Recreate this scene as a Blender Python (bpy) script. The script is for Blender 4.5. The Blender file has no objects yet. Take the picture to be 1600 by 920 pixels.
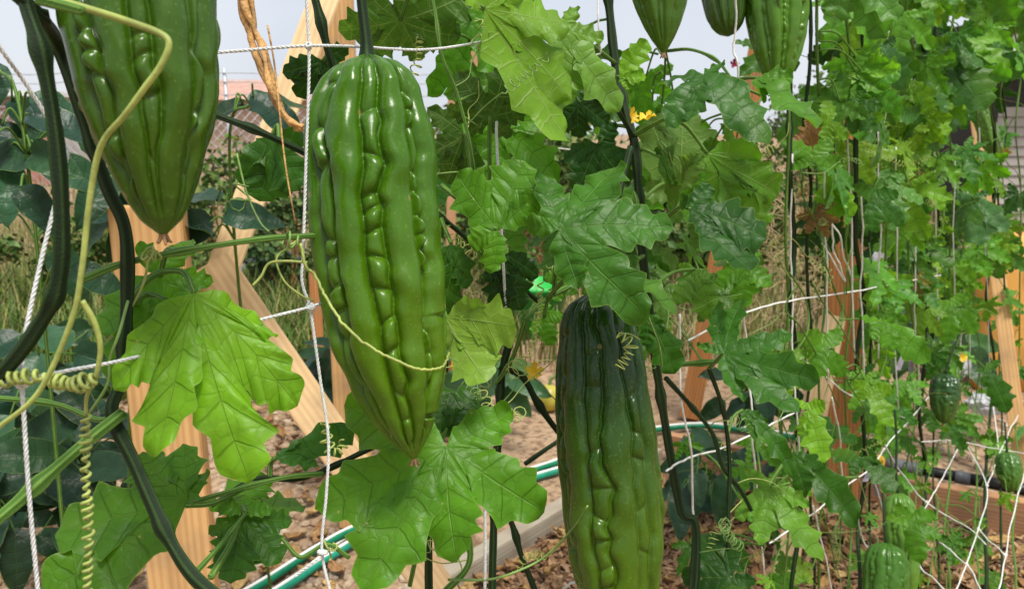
import bpy, bmesh, math, random
import numpy as np
from mathutils import Vector, Matrix

random.seed(7); rng = np.random.default_rng(7)
S = bpy.context.scene
COL = S.collection

# ------------------------------------------------------------------ camera
CAM_H = 1.0; PITCH = math.radians(12.0); FPX = 1200.0
cam = bpy.data.cameras.new('camera'); camo = bpy.data.objects.new('camera', cam); COL.objects.link(camo)
camo.location = (0, 0, CAM_H); camo.rotation_euler = (math.radians(90) - PITCH, 0, 0)
cam.sensor_width = 36; cam.lens = 27.0; cam.clip_start = 0.02; cam.clip_end = 500
cam.dof.use_dof = True; cam.dof.focus_distance = 0.56; cam.dof.aperture_fstop = 15.0
S.camera = camo

# ------------------------------------------------------------------ sky and sun (bright overcast)
SUN_EL, SUN_AZ = math.radians(66), math.radians(148)      # azimuth clockwise from +Y: behind the camera, to the right
w = bpy.data.worlds.new('World'); S.world = w; w.use_nodes = True
nt = w.node_tree; bg = nt.nodes['Background']
sky = nt.nodes.new('ShaderNodeTexSky'); sky.sky_type = 'NISHITA'; sky.sun_disc = False
sky.sun_elevation = SUN_EL; sky.sun_rotation = SUN_AZ; sky.dust_density = 2.5; sky.air_density = 1.0
tc = nt.nodes.new('ShaderNodeTexCoord')
ns = nt.nodes.new('ShaderNodeTexNoise'); ns.inputs['Scale'].default_value = 2.2; ns.inputs['Detail'].default_value = 6
nt.links.new(tc.outputs['Generated'], ns.inputs['Vector'])
cr = nt.nodes.new('ShaderNodeValToRGB')
cr.color_ramp.elements[0].position = 0.35; cr.color_ramp.elements[0].color = (7.5, 8.0, 9.0, 1)
cr.color_ramp.elements[1].position = 0.7; cr.color_ramp.elements[1].color = (9.8, 10., 10.3, 1)
nt.links.new(ns.outputs['Fac'], cr.inputs['Fac'])
mx = nt.nodes.new('ShaderNodeMix'); mx.data_type = 'RGBA'; mx.inputs['Factor'].default_value = 0.8
nt.links.new(sky.outputs['Color'], mx.inputs['A']); nt.links.new(cr.outputs['Color'], mx.inputs['B'])
nt.links.new(mx.outputs['Result'], bg.inputs['Color']); bg.inputs['Strength'].default_value = 0.062
sun = bpy.data.lights.new('sun', 'SUN'); sun.energy = 2.9; sun.angle = math.radians(20); sun.color = (1, .95, .86)
suno = bpy.data.objects.new('sun', sun); COL.objects.link(suno)
sd = Vector((math.sin(SUN_AZ) * math.cos(SUN_EL), math.cos(SUN_AZ) * math.cos(SUN_EL), math.sin(SUN_EL)))
suno.rotation_euler = sd.to_track_quat('Z', 'Y').to_euler(); suno.location = (2, -2, 5)
S.view_settings.view_transform = 'Standard'; S.view_settings.look = 'None'
S.view_settings.gamma = 1.0; S.view_settings.exposure = 0.78; S.view_settings.use_curve_mapping = False
S.render.engine = 'CYCLES'
S.cycles.max_bounces = 8; S.cycles.transparent_max_bounces = 8
S.render.resolution_x = 1024; S.render.resolution_y = 588

# ------------------------------------------------------------------ pixel -> place
CPOS = np.array([0, 0, CAM_H]); RIGHT = np.array([1., 0, 0])
UP = np.array([0, math.sin(PITCH), math.cos(PITCH)]); FWD = np.array([0, math.cos(PITCH), -math.sin(PITCH)])
def ray(px, py): return FWD + RIGHT * (px - 800) / FPX - UP * (py - 460) / FPX
def P(px, py, d): return CPOS + ray(px, py) * d
def G(px, py, z=0.0):
    r = ray(px, py); return CPOS + r * ((z - CAM_H) / r[2])
TN = np.array([1.1, -1.0, 0]); TC = -0.613                 # trellis plane: 1.1 X - Y = -0.613, it recedes to the right
def TD(px, py): return TC / float(TN @ ray(px, py))          # its depth along a pixel
def T(px, py, off=0.0):
    d = TD(px, py); r = ray(px, py)
    if r[2] < -.05: d = min(d, .80 * -CAM_H / r[2])           # the net's foot is drawn in towards the path
    return P(px, py, d + off)

# ------------------------------------------------------------------ mesh helpers
def mk(name, V, Q=None, Tr=None, mat=None, parent=None, smooth=True, uvs=None, link=True):
    me = bpy.data.meshes.new(name)
    V = np.asarray(V, dtype=np.float32).reshape(-1, 3)
    Q = np.zeros((0, 4), int) if Q is None else np.asarray(Q, int).reshape(-1, 4)
    Tr = np.zeros((0, 3), int) if Tr is None else np.asarray(Tr, int).reshape(-1, 3)
    me.vertices.add(len(V)); me.vertices.foreach_set('co', V.ravel())
    loops = np.concatenate([Q.ravel(), Tr.ravel()]).astype(np.int32)
    me.loops.add(len(loops)); me.loops.foreach_set('vertex_index', loops)
    n = len(Q) + len(Tr); me.polygons.add(n)
    starts = np.concatenate([np.arange(len(Q)) * 4, len(Q) * 4 + np.arange(len(Tr)) * 3]).astype(np.int32)
    me.polygons.foreach_set('loop_start', starts)
    me.polygons.foreach_set('use_smooth', np.full(n, smooth))
    if uvs:
        for nm, uv in uvs.items():
            l = me.uv_layers.new(name=nm); l.data.foreach_set('uv', np.asarray(uv, np.float32)[loops].ravel())
    me.update(calc_edges=True); me.validate()
    if mat: me.materials.append(mat)
    if not link: return me
    return ob(name, me, parent)
def ob(name, me, parent=None):
    o = bpy.data.objects.new(name, me); COL.objects.link(o)
    if parent is not None:
        o.parent = parent
        o.matrix_parent_inverse = parent_inv(parent)
    return o
def parent_inv(p):
    m = p.matrix_basis.copy(); q = p.parent
    while q is not None:
        m = q.matrix_basis @ q.matrix_parent_inverse.inverted() @ m if False else (q.matrix_basis @ p.matrix_parent_inverse @ p.matrix_basis)
        q = q.parent
    return m.inverted()
def empty(name, loc, label, cat, group=None):
    o = bpy.data.objects.new(name, None); COL.objects.link(o); o.location = loc; o.empty_display_size = .02
    tag(o, label, cat, group); return o
def tag(o, label=None, cat=None, group=None, kind=None):
    if label: o['label'] = label
    if cat: o['category'] = cat
    if group: o['group'] = group
    if kind: o['kind'] = kind
    return o
class Buf:
    def __init__(s): s.V = []; s.Q = []; s.T = []; s.uv = []; s.n = 0
    def add(s, V, Q=None, Tr=None, uv=None):
        V = np.asarray(V, float).reshape(-1, 3)
        if Q is not None and len(Q): s.Q.append(np.asarray(Q, int).reshape(-1, 4) + s.n)
        if Tr is not None and len(Tr): s.T.append(np.asarray(Tr, int).reshape(-1, 3) + s.n)
        s.uv.append(np.zeros((len(V), 2)) if uv is None else np.asarray(uv, float)); s.V.append(V); s.n += len(V)
    def build(s, name, mat, parent=None, smooth=True):
        return mk(name, np.concatenate(s.V), np.concatenate(s.Q) if s.Q else None, np.concatenate(s.T) if s.T else None,
                  mat, parent, smooth, {'UVMap': np.concatenate(s.uv)})
def cr_path(pts, per=8):
    p = np.asarray(pts, float)
    if len(p) < 3: 
        t = np.linspace(0, 1, per + 1)[:, None]; return p[0] * (1 - t) + p[-1] * t
    q = np.vstack([2 * p[0] - p[1], p, 2 * p[-1] - p[-2]]); out = []
    for i in range(1, len(q) - 2):
        t = np.linspace(0, 1, per, endpoint=False)[:, None]
        a, b, c, d = q[i - 1], q[i], q[i + 1], q[i + 2]
        out.append(.5 * (2 * b + (c - a) * t + (2 * a - 5 * b + 4 * c - d) * t ** 2 + (3 * b - a - 3 * c + d) * t ** 3))
    return np.vstack(out + [p[-1:]])
def frames(p):
    t = np.gradient(p, axis=0); t /= np.linalg.norm(t, axis=1)[:, None] + 1e-12
    n = np.cross(t[0], [0.3, 0.5, 0.8]); n /= np.linalg.norm(n) + 1e-12; N = [n]
    for i in range(1, len(p)):
        n = n - t[i] * (n @ t[i]); n = n / (np.linalg.norm(n) + 1e-12); N.append(n)
    N = np.array(N); return t, N, np.cross(t, N)
def tube(path, r, sides=8, ribs=0, ribamp=.12, uvk=1.0):
    p = np.asarray(path, float); n = len(p); r = np.broadcast_to(np.asarray(r, float), (n,)) if np.ndim(r) else np.full(n, r)
    t, N, B = frames(p); a = np.linspace(0, 2 * np.pi, sides, endpoint=False)
    rr = r[:, None] * (1 + (ribamp * np.cos(ribs * a)[None, :] if ribs else 0))
    V = p[:, None, :] + rr[..., None] * (np.cos(a)[None, :, None] * N[:, None, :] + np.sin(a)[None, :, None] * B[:, None, :])
    V = V.reshape(-1, 3); i = np.arange(n - 1)[:, None] * sides; j = np.arange(sides)[None, :]; k = (j + 1) % sides
    Q = np.stack([i + j, i + k, i + sides + k, i + sides + j], -1).reshape(-1, 4)
    L = np.concatenate([[0], np.cumsum(np.linalg.norm(np.diff(p, axis=0), axis=1))])
    uv = np.stack([np.broadcast_to(a[None, :] / (2 * np.pi), (n, sides)), np.broadcast_to(L[:, None], (n, sides))], -1).reshape(-1, 2)
    V = np.vstack([V, p[:1], p[-1:]]); uv = np.vstack([uv, [[.5, 0]], [[.5, L[-1]]]])
    jj = np.arange(sides); kk = (jj + 1) % sides; c0, c1 = n * sides, n * sides + 1; e = (n - 1) * sides
    Tr = np.vstack([np.stack([np.full(sides, c0), kk, jj], -1), np.stack([np.full(sides, c1), e + jj, e + kk], -1)])
    return V, Q, Tr, uv
def taper(n, r0, r1): return np.linspace(r0, r1, n)
def coil(path, rad, pitch, per=9, r1=None):
    """helix wound round a path; rad may be a pair (start, end)"""
    p = cr_path(path, 24); L = np.concatenate([[0], np.cumsum(np.linalg.norm(np.diff(p, axis=0), axis=1))])
    n = max(8, int(L[-1] / pitch * per)); s = np.linspace(0, L[-1], n)
    q = np.stack([np.interp(s, L, p[:, k]) for k in range(3)], -1); t, N, B = frames(q)
    R = np.linspace(rad, r1 if r1 is not None else rad, n) * (1 + .28 * np.sin(s / pitch * 1.7 + L[-1] * 99) + .2 * np.sin(s / pitch * .63))
    a = 2 * np.pi * s / pitch + 1.5 * np.sin(s / pitch * .8 + L[-1] * 50)
    return q + R[:, None] * (np.cos(a)[:, None] * N + np.sin(a)[:, None] * B)

# ------------------------------------------------------------------ materials
def newmat(name):
    m = bpy.data.materials.new(name); m.use_nodes = True; n = m.node_tree
    return m, n, n.nodes['Principled BSDF'], n.nodes['Material Output']
def N(n, kind, **kw):
    x = n.nodes.new(kind)
    for k, v in kw.items():
        if k in x.inputs.keys(): x.inputs[k].default_value = v
        else: setattr(x, k, v)
    return x
def math_(n, op, a, b=None, c=None):
    x = n.nodes.new('ShaderNodeMath'); x.operation = op
    for i, v in enumerate((a, b, c)):
        if v is None: continue
        if isinstance(v, (int, float)): x.inputs[i].default_value = v
        else: n.links.new(v, x.inputs[i])
    return x.outputs[0]
def mrange(n, v, a, b, c=0., d=1.):
    x = n.nodes.new('ShaderNodeMapRange'); x.interpolation_type = 'SMOOTHSTEP'; n.links.new(v, x.inputs[0])
    for i, q in enumerate((a, b, c, d)): x.inputs[i + 1].default_value = q
    return x.outputs[0]
def mixc(n, f, a, b, mode='MIX'):
    x = n.nodes.new('ShaderNodeMix'); x.data_type = 'RGBA'; x.blend_type = mode
    if isinstance(f, (int, float)): x.inputs['Factor'].default_value = f
    else: n.links.new(f, x.inputs['Factor'])
    for k, v in (('A', a), ('B', b)):
        if isinstance(v, (tuple, list)): x.inputs[k].default_value = (*v[:3], 1)
        else: n.links.new(v, x.inputs[k])
    return x.outputs['Result']
def simple(name, col, rough=.6, var=.25, scale=30., bump=.2, bscale=None, spec=.4, trans=0., col2=None, detail=5, metal=0.):
    m, n, b, o = newmat(name)
    tcn = N(n, 'ShaderNodeTexCoord'); nz = N(n, 'ShaderNodeTexNoise', Scale=scale, Detail=detail); n.links.new(tcn.outputs['Object'], nz.inputs['Vector'])
    c2 = col2 or tuple(c * (1 - var) for c in col); c1 = col if col2 else tuple(c * (1 + var) for c in col)
    c = mixc(n, mrange(n, nz.outputs['Fac'], .3, .7), c2, c1); n.links.new(c, b.inputs['Base Color'])
    b.inputs['Roughness'].default_value = rough; b.inputs['Specular IOR Level'].default_value = spec; b.inputs['Metallic'].default_value = metal
    if bump:
        nb = N(n, 'ShaderNodeTexNoise', Scale=bscale or scale * 3, Detail=6); n.links.new(tcn.outputs['Object'], nb.inputs['Vector'])
        bp = N(n, 'ShaderNodeBump', Strength=bump, Distance=.01); n.links.new(nb.outputs['Fac'], bp.inputs['Height']); n.links.new(bp.outputs['Normal'], b.inputs['Normal'])
    if trans:
        t = N(n, 'ShaderNodeBsdfTranslucent'); n.links.new(c, t.inputs['Color']); ms = N(n, 'ShaderNodeMixShader', Fac=trans)
        n.links.new(b.outputs[0], ms.inputs[1]); n.links.new(t.outputs[0], ms.inputs[2]); n.links.new(ms.outputs[0], o.inputs['Surface'])
    return m

def leaf_material(name, nv=5., rough=.42, cell=78., veinc=.3, trans=.40):
    m, n, b, out = newmat(name)
    uv = N(n, 'ShaderNodeUVMap', uv_map='UVMap'); fl = N(n, 'ShaderNodeUVMap', uv_map='Flat')
    sp = N(n, 'ShaderNodeSeparateXYZ'); n.links.new(uv.outputs[0], sp.inputs[0])
    au = math_(n, 'ABSOLUTE', sp.outputs['X'])
    wob = N(n, 'ShaderNodeTexNoise', Scale=70., Detail=2); n.links.new(fl.outputs[0], wob.inputs['Vector'])
    wv = math_(n, 'MULTIPLY_ADD', wob.outputs['Fac'], .05, -.025)
    mid = mrange(n, au, .012, .045, 1, 0)
    f = math_(n, 'FRACT', math_(n, 'MULTIPLY', math_(n, 'ADD', sp.outputs['Y'], wv), nv))
    ds = math_(n, 'MINIMUM', f, math_(n, 'SUBTRACT', 1., f))
    sec = mrange(n, ds, .012, .05, 1, 0)
    fade = mrange(n, au, .75, 1., 1, .15); sec = math_(n, 'MULTIPLY', sec, fade)
    sec = math_(n, 'MULTIPLY', sec, mrange(n, sp.outputs['Y'], .12, .25, 0, 1))
    wc = N(n, 'ShaderNodeTexNoise', Scale=130., Detail=2); n.links.new(fl.outputs[0], wc.inputs['Vector'])
    va = N(n, 'ShaderNodeVectorMath', operation='MULTIPLY_ADD'); n.links.new(wc.outputs['Color'], va.inputs[0]); va.inputs[1].default_value = (.006, .006, .006); n.links.new(fl.outputs[0], va.inputs[2])
    vo = N(n, 'ShaderNodeTexVoronoi', feature='DISTANCE_TO_EDGE', Scale=cell); n.links.new(va.outputs[0], vo.inputs['Vector'])
    ter = mrange(n, vo.outputs['Distance'], .015, .1, 1, 0)
    vein = math_(n, 'MAXIMUM', mid, math_(n, 'MULTIPLY', sec, .8))
    allv = math_(n, 'MAXIMUM', vein, math_(n, 'MULTIPLY', ter, .2))
    quilt = math_(n, 'MULTIPLY', math_(n, 'SUBTRACT', ds, .25), .8)
    cellq = mrange(n, vo.outputs['Distance'], 0., .45, 0, .34)
    hgt = math_(n, 'ADD', math_(n, 'SUBTRACT', math_(n, 'ADD', quilt, cellq), math_(n, 'MULTIPLY', allv, .75)), 0.)
    oi = N(n, 'ShaderNodeObjectInfo'); geo = N(n, 'ShaderNodeNewGeometry')
    nz = N(n, 'ShaderNodeTexNoise', Scale=26., Detail=4); n.links.new(fl.outputs[0], nz.inputs['Vector'])
    v = math_(n, 'MULTIPLY_ADD', oi.outputs['Random'], .3, .85); v = math_(n, 'MULTIPLY', v, mrange(n, nz.outputs['Fac'], .3, .7, .82, 1.16))
    hsv = N(n, 'ShaderNodeHueSaturation'); n.links.new(oi.outputs['Color'], hsv.inputs['Color']); n.links.new(v, hsv.inputs['Value'])
    dk = mixc(n, 1., hsv.outputs[0], (.5, .52, .5), 'MULTIPLY'); top = mixc(n, math_(n, 'MULTIPLY', math_(n, 'MAXIMUM', sec, math_(n, 'MULTIPLY', ter, .3)), .55), hsv.outputs[0], dk); top = mixc(n, math_(n, 'MULTIPLY', mid, veinc), top, (.16, .3, .06))
    rim = math_(n, 'MULTIPLY', mrange(n, au, .93, 1., 0, .35), mrange(n, sp.outputs['Y'], .22, .32, 0, 1)); top = mixc(n, rim, top, (.26, .36, .08))
    nb2 = N(n, 'ShaderNodeTexNoise', Scale=9., Detail=3); n.links.new(fl.outputs[0], nb2.inputs['Vector']); top = mixc(n, math_(n, 'MULTIPLY', mrange(n, nb2.outputs['Fac'], .5, .72), .3), top, (.16, .27, .02))
    # small yellowed specks and insect marks
    sk = N(n, 'ShaderNodeTexVoronoi', Scale=55.); n.links.new(fl.outputs[0], sk.inputs['Vector'])
    top = mixc(n, math_(n, 'MULTIPLY', mrange(n, sk.outputs['Distance'], .03, .075, 1, 0), .55), top, (.38, .36, .12))
    pale = mixc(n, .2, hsv.outputs[0], (.17, .29, .05))
    und = mixc(n, math_(n, 'MULTIPLY', allv, .55), pale, (.30, .42, .13))
    colr = mixc(n, geo.outputs['Backfacing'], top, und)
    n.links.new(colr, b.inputs['Base Color']); b.inputs['Roughness'].default_value = rough; b.inputs['Specular IOR Level'].default_value = .27
    bp = N(n, 'ShaderNodeBump', Strength=.55, Distance=.0017); n.links.new(hgt, bp.inputs['Height'])
    n.links.new(bp.outputs['Normal'], b.inputs['Normal'])
    tr = N(n, 'ShaderNodeBsdfTranslucent'); n.links.new(bp.outputs['Normal'], tr.inputs['Normal'])
    tcx = mixc(n, 1., colr, (1.35, 1.5, .55), 'MULTIPLY'); tcx = mixc(n, math_(n, 'MULTIPLY', allv, .35), tcx, (.05, .1, .01)); n.links.new(tcx, tr.inputs['Color'])
    ms = N(n, 'ShaderNodeMixShader', Fac=trans); n.links.new(b.outputs[0], ms.inputs[1]); n.links.new(tr.outputs[0], ms.inputs[2])
    n.links.new(ms.outputs[0], out.inputs['Surface'])
    return m
def stem_material(name, dark, light, ribs=5, rough=.7):
    m, n, b, out = newmat(name)
    uv = N(n, 'ShaderNodeUVMap', uv_map='UVMap'); sp = N(n, 'ShaderNodeSeparateXYZ'); n.links.new(uv.outputs[0], sp.inputs[0])
    c = math_(n, 'COSINE', math_(n, 'MULTIPLY', sp.outputs['X'], 2 * math.pi * ribs))
    tcn = N(n, 'ShaderNodeTexCoord'); nz = N(n, 'ShaderNodeTexNoise', Scale=60., Detail=5); n.links.new(tcn.outputs['Object'], nz.inputs['Vector'])
    f = math_(n, 'MULTIPLY', mrange(n, c, -.2, 1., 0, 1), mrange(n, nz.outputs['Fac'], .3, .7, .5, 1))
    col = mixc(n, f, dark, light); n.links.new(col, b.inputs['Base Color']); b.inputs['Roughness'].default_value = rough; b.inputs['Specular IOR Level'].default_value = .25
    nb = N(n, 'ShaderNodeTexNoise', Scale=900., Detail=2); n.links.new(tcn.outputs['Object'], nb.inputs['Vector'])
    bp = N(n, 'ShaderNodeBump', Strength=.4, Distance=.001); n.links.new(nb.outputs['Fac'], bp.inputs['Height']); n.links.new(bp.outputs['Normal'], b.inputs['Normal'])
    return m
def melon_material(name):
    m, n, b, out = newmat(name)
    at = N(n, 'ShaderNodeUVMap', uv_map='UVMap'); sp = N(n, 'ShaderNodeSeparateXYZ'); n.links.new(at.outputs[0], sp.inputs[0])
    rel = sp.outputs['X']; z = sp.outputs['Y']
    tcn = N(n, 'ShaderNodeTexCoord'); oi = N(n, 'ShaderNodeObjectInfo')
    nz = N(n, 'ShaderNodeTexNoise', Scale=28., Detail=5); n.links.new(tcn.outputs['Object'], nz.inputs['Vector'])
    mp = N(n, 'ShaderNodeMapping'); mp.inputs['Scale'].default_value = (1, 1, .12); n.links.new(tcn.outputs['Object'], mp.inputs['Vector'])
    st = N(n, 'ShaderNodeTexNoise', Scale=330., Detail=3); n.links.new(mp.outputs[0], st.inputs['Vector'])
    fine = N(n, 'ShaderNodeTexNoise', Scale=420., Detail=3); n.links.new(tcn.outputs['Object'], fine.inputs['Vector'])
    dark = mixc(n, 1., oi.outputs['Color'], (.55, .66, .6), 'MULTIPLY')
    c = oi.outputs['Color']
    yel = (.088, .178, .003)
    c = mixc(n, math_(n, 'MULTIPLY', mrange(n, math_(n, 'ADD', z, math_(n, 'MULTIPLY_ADD', nz.outputs['Fac'], .5, -.25)), .2, .85), oi.outputs['Alpha']), c, yel)  # yellows towards the tip: part ripeness, part leaf shade painted into the colour
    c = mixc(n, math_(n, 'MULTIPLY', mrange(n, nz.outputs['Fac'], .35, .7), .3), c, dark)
    c = mixc(n, math_(n, 'MULTIPLY', mrange(n, st.outputs['Fac'], .5, .75), .07), c, (.2, .34, .08))
    c = mixc(n, math_(n, 'MULTIPLY', mrange(n, fine.outputs['Fac'], .58, .75), .2), c, (.18, .3, .07))
    lt = N(n, 'ShaderNodeTexVoronoi', Scale=210.); n.links.new(tcn.outputs['Object'], lt.inputs['Vector'])
    c = mixc(n, math_(n, 'MULTIPLY', mrange(n, lt.outputs['Distance'], .06, .16, 1, 0), .22), c, (.20, .30, .09))
    sc2 = N(n, 'ShaderNodeTexVoronoi', Scale=24.); n.links.new(tcn.outputs['Object'], sc2.inputs['Vector'])
    c = mixc(n, math_(n, 'MULTIPLY', mrange(n, sc2.outputs['Distance'], .03, .07, 1, 0), .6), c, (.22, .19, .07))
    n.links.new(c, b.inputs['Base Color']); b.inputs['Specular IOR Level'].default_value = .34
    n.links.new(mrange(n, nz.outputs['Fac'], .3, .7, .19, .34), b.inputs['Roughness'])
    b.inputs['Subsurface Weight'].default_value = .0; b.inputs['Subsurface Radius'].default_value = (.2, .5, .08); b.inputs['Subsurface Scale'].default_value = .006
    h = math_(n, 'ADD', math_(n, 'MULTIPLY', st.outputs['Fac'], .7), math_(n, 'MULTIPLY', fine.outputs['Fac'], .4))
    bp = N(n, 'ShaderNodeBump', Strength=.3, Distance=.0008); n.links.new(h, bp.inputs['Height']); n.links.new(bp.outputs['Normal'], b.inputs['Normal'])
    return m
def wood_material(name, c1, c2, grain=55.):
    m, n, b, out = newmat(name); tcn = N(n, 'ShaderNodeTexCoord')
    mp = N(n, 'ShaderNodeMapping'); mp.inputs['Scale'].default_value = (1, 1, .06); n.links.new(tcn.outputs['Object'], mp.inputs['Vector'])
    a = N(n, 'ShaderNodeTexNoise', Scale=grain, Detail=6, Distortion=.8); n.links.new(mp.outputs[0], a.inputs['Vector'])
    wv = N(n, 'ShaderNodeTexWave', Scale=grain * .55, Distortion=4., Detail=3); wv.bands_direction = 'X'; n.links.new(mp.outputs[0], wv.inputs['Vector'])
    k = N(n, 'ShaderNodeTexVoronoi', Scale=7.); mk2 = N(n, 'ShaderNodeMapping'); mk2.inputs['Scale'].default_value = (1, 1, .55); n.links.new(tcn.outputs['Object'], mk2.inputs['Vector']); n.links.new(mk2.outputs[0], k.inputs['Vector'])
    c = mixc(n, math_(n, 'MULTIPLY', mrange(n, wv.outputs['Fac'], .2, .9), .75), c1, c2)
    c = mixc(n, math_(n, 'MULTIPLY', mrange(n, a.outputs['Fac'], .4, .75), .4), c, tuple(x * .6 for x in c2))
    c = mixc(n, math_(n, 'MULTIPLY', mrange(n, k.outputs['Distance'], .05, .11, 1, 0), .7), c, tuple(x * .3 for x in c2))
    dn = N(n, 'ShaderNodeTexNoise', Scale=9., Detail=5); n.links.new(tcn.outputs['Object'], dn.inputs['Vector'])
    c = mixc(n, math_(n, 'MULTIPLY', mrange(n, dn.outputs['Fac'], .45, .7), .45), c, (.20, .15, .10))
    n.links.new(c, b.inputs['Base Color']); b.inputs['Roughness'].default_value = .65; b.inputs['Specular IOR Level'].default_value = .25
    bp = N(n, 'ShaderNodeBump', Strength=.35, Distance=.003); n.links.new(a.outputs['Fac'], bp.inputs['Height']); n.links.new(bp.outputs['Normal'], b.inputs['Normal'])
    return m

M_LEAF = leaf_material('leaf')
M_OVATE = leaf_material('ovate_leaf', nv=6., rough=.38, cell=60., veinc=.09, trans=.22)
M_STEM = stem_material('stem_dark', (.006, .017, .004), (.022, .055, .009))
M_STEML = stem_material('stem_light', (.05, .125, .016), (.16, .28, .05))
M_TEND = simple('tendril', (.30, .36, .09), .5, .25, 60, .1)
M_TENDG = simple('tendril_green', (.15, .26, .06), .5, .25, 60, .1)
M_MELON = melon_material('melon_skin')
M_CORD = simple('cord', (.62, .64, .64), .7, .12, 400, .3)
M_CORDT = simple('thin_cord', (.66, .66, .62), .75, .15, 80, .1)
M_WOOD = wood_material('pine', (.66, .41, .18), (.54, .30, .115))
M_WOODP = wood_material('pale_pine', (.72, .52, .29), (.62, .42, .22))
M_WOODO = wood_material('orange_pine', (.40, .175, .055), (.28, .11, .035))
M_WOODW = wood_material('weathered_wood', (.42, .37, .29), (.30, .26, .20))
M_WOODB = wood_material('bed_wood', (.44, .235, .12), (.32, .16, .08))
M_HUSK = simple('husk', (.42, .24, .085), .75, .4, 50, .5)
M_DRYB = simple('dried_blossom', (.22, .13, .06), .8, .3, 90, .2)
M_PETAL = simple('petal', (.78, .52, .03), .5, .15, 60, 0, trans=.3)
M_PINK = simple('pink_petal', (.22, .02, .05), .5, .3, 60, 0, trans=.3)

# ================================================================== SETTING
# ground: one sheet, fine near the camera, reaching the horizon
def axis(a, b, n, far):
    u = np.linspace(-1, 1, n); core = a + (b - a) * (u + 1) / 2
    return np.concatenate([[-far, -far / 3, a - 20, a - 8, a - 3], core, [b + 3, b + 8, b + 20, far / 3, far]])
gx = axis(-2.5, 3.5, 170, 220); gy = axis(.2, 5.2, 150, 220)
def hgt(x, y):
    return .012 * np.sin(3.1 * x + 1.3 * y) * np.cos(2.3 * y - x) + .006 * np.sin(11 * x + 3 * y) * np.sin(9 * y) + .003 * np.sin(31 * x) * np.sin(27 * y + 9 * x)
GX, GY = np.meshgrid(gx, gy); nearm = np.exp(-np.maximum(0, np.hypot(GX - .5, GY - 2) - 2.5))
GZ = hgt(GX, GY) * nearm
ni, nj = GX.shape; idx = np.arange(ni * nj).reshape(ni, nj)
Qg = np.stack([idx[:-1, :-1], idx[:-1, 1:], idx[1:, 1:], idx[1:, :-1]], -1).reshape(-1, 4)
m, n, b, out = newmat('soil'); tcn = N(n, 'ShaderNodeTexCoord')
n1 = N(n, 'ShaderNodeTexNoise', Scale=1.3, Detail=6); n2 = N(n, 'ShaderNodeTexNoise', Scale=38., Detail=8); n3 = N(n, 'ShaderNodeTexVoronoi', Scale=70.)
for q in (n1, n2, n3): n.links.new(tcn.outputs['Object'], q.inputs['Vector'])
c = mixc(n, mrange(n, n1.outputs['Fac'], .35, .65), (.30, .20, .125), (.40, .285, .185))
c = mixc(n, mrange(n, n2.outputs['Fac'], .4, .7), c, (.16, .10, .06))
c = mixc(n, math_(n, 'MULTIPLY', mrange(n, n3.outputs['Distance'], .1, .3, 1, 0), .4), c, (.45, .34, .23))
n.links.new(c, b.inputs['Base Color']); b.inputs['Roughness'].default_value = .95; b.inputs['Specular IOR Level'].default_value = .1
bp = N(n, 'ShaderNodeBump', Strength=.8, Distance=.012); n.links.new(n2.outputs['Fac'], bp.inputs['Height']); n.links.new(bp.outputs['Normal'], b.inputs['Normal'])
M_SOIL = m
g = mk('ground', np.stack([GX, GY, GZ], -1).reshape(-1, 3), Qg, None, M_SOIL); tag(g, kind='structure')

def lumber(name, p0, p1, wd, th, mat, parent, face=None, bev=.002):
    """squared timber from p0 to p1; wide face turned to the point 'face'"""
    p0 = np.asarray(p0, float); p1 = np.asarray(p1, float); z = p1 - p0; L = np.linalg.norm(z); z /= L
    f = (np.asarray(face, float) if face is not None else CPOS) - (p0 + p1) / 2
    y = f - z * (f @ z); y /= np.linalg.norm(y); x = np.cross(y, z)
    bm = bmesh.new(); bmesh.ops.create_cube(bm, size=1)
    for v in bm.verts: v.co = Vector((v.co.x * wd, v.co.y * th, (v.co.z + .5) * L))
    bmesh.ops.bevel(bm, geom=bm.edges[:], offset=bev, segments=2, affect='EDGES')
    me = bpy.data.meshes.new(name); bm.to_mesh(me); bm.free(); me.materials.append(mat)
    o = bpy.data.objects.new(name, me); COL.objects.link(o)
    mw = Matrix(((x[0], y[0], z[0], p0[0]), (x[1], y[1], z[1], p0[1]), (x[2], y[2], z[2], p0[2]), (0, 0, 0, 1)))
    if parent is not None:
        o.parent = parent; o.matrix_basis = Matrix.Translation(-Vector(parent.location)) @ mw
    else: o.matrix_basis = mw
    return o
def ext(p, q, z):   # point on the line p-q at height z
    p = np.asarray(p); q = np.asarray(q); return p + (q - p) * (z - p[2]) / (q[2] - p[2])

# --- left trellis frame
a = P(262, 640, 1.12); base = np.array([a[0], a[1], 0.0])
fr = empty('timber_trellis', base, 'pale pine trellis frame behind the left melon, post with slanting braces', 'frame')
lumber('post', base, base + [0, 0, .90], .094, .04, M_WOOD, fr, face=(-.1, -1, .5))
q0, q1 = P(345, 430, 1.22), P(480, 70, 1.30); lumber('brace', ext(q0, q1, .62), ext(q0, q1, 1.6), .048, .038, M_WOODP, fr, face=(.2, -1, .8))
q0, q1 = P(318, 395, 1.19), P(505, 665, 1.25); lumber('brace', ext(q0, q1, 0.02), ext(q0, q1, .80), .062, .038, M_WOODP, fr, face=(.2, -1, 1.2))
a = P(524, 60, 1.75)
p = empty('timber_post', (a[0], a[1], 0), 'upright orange pine post rising above the main melon', 'post')
lumber('post_timber', (a[0], a[1], 0), (a[0], a[1], 2.1), .085, .045, M_WOOD, p, face=(-.3, -1, 1))
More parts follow.
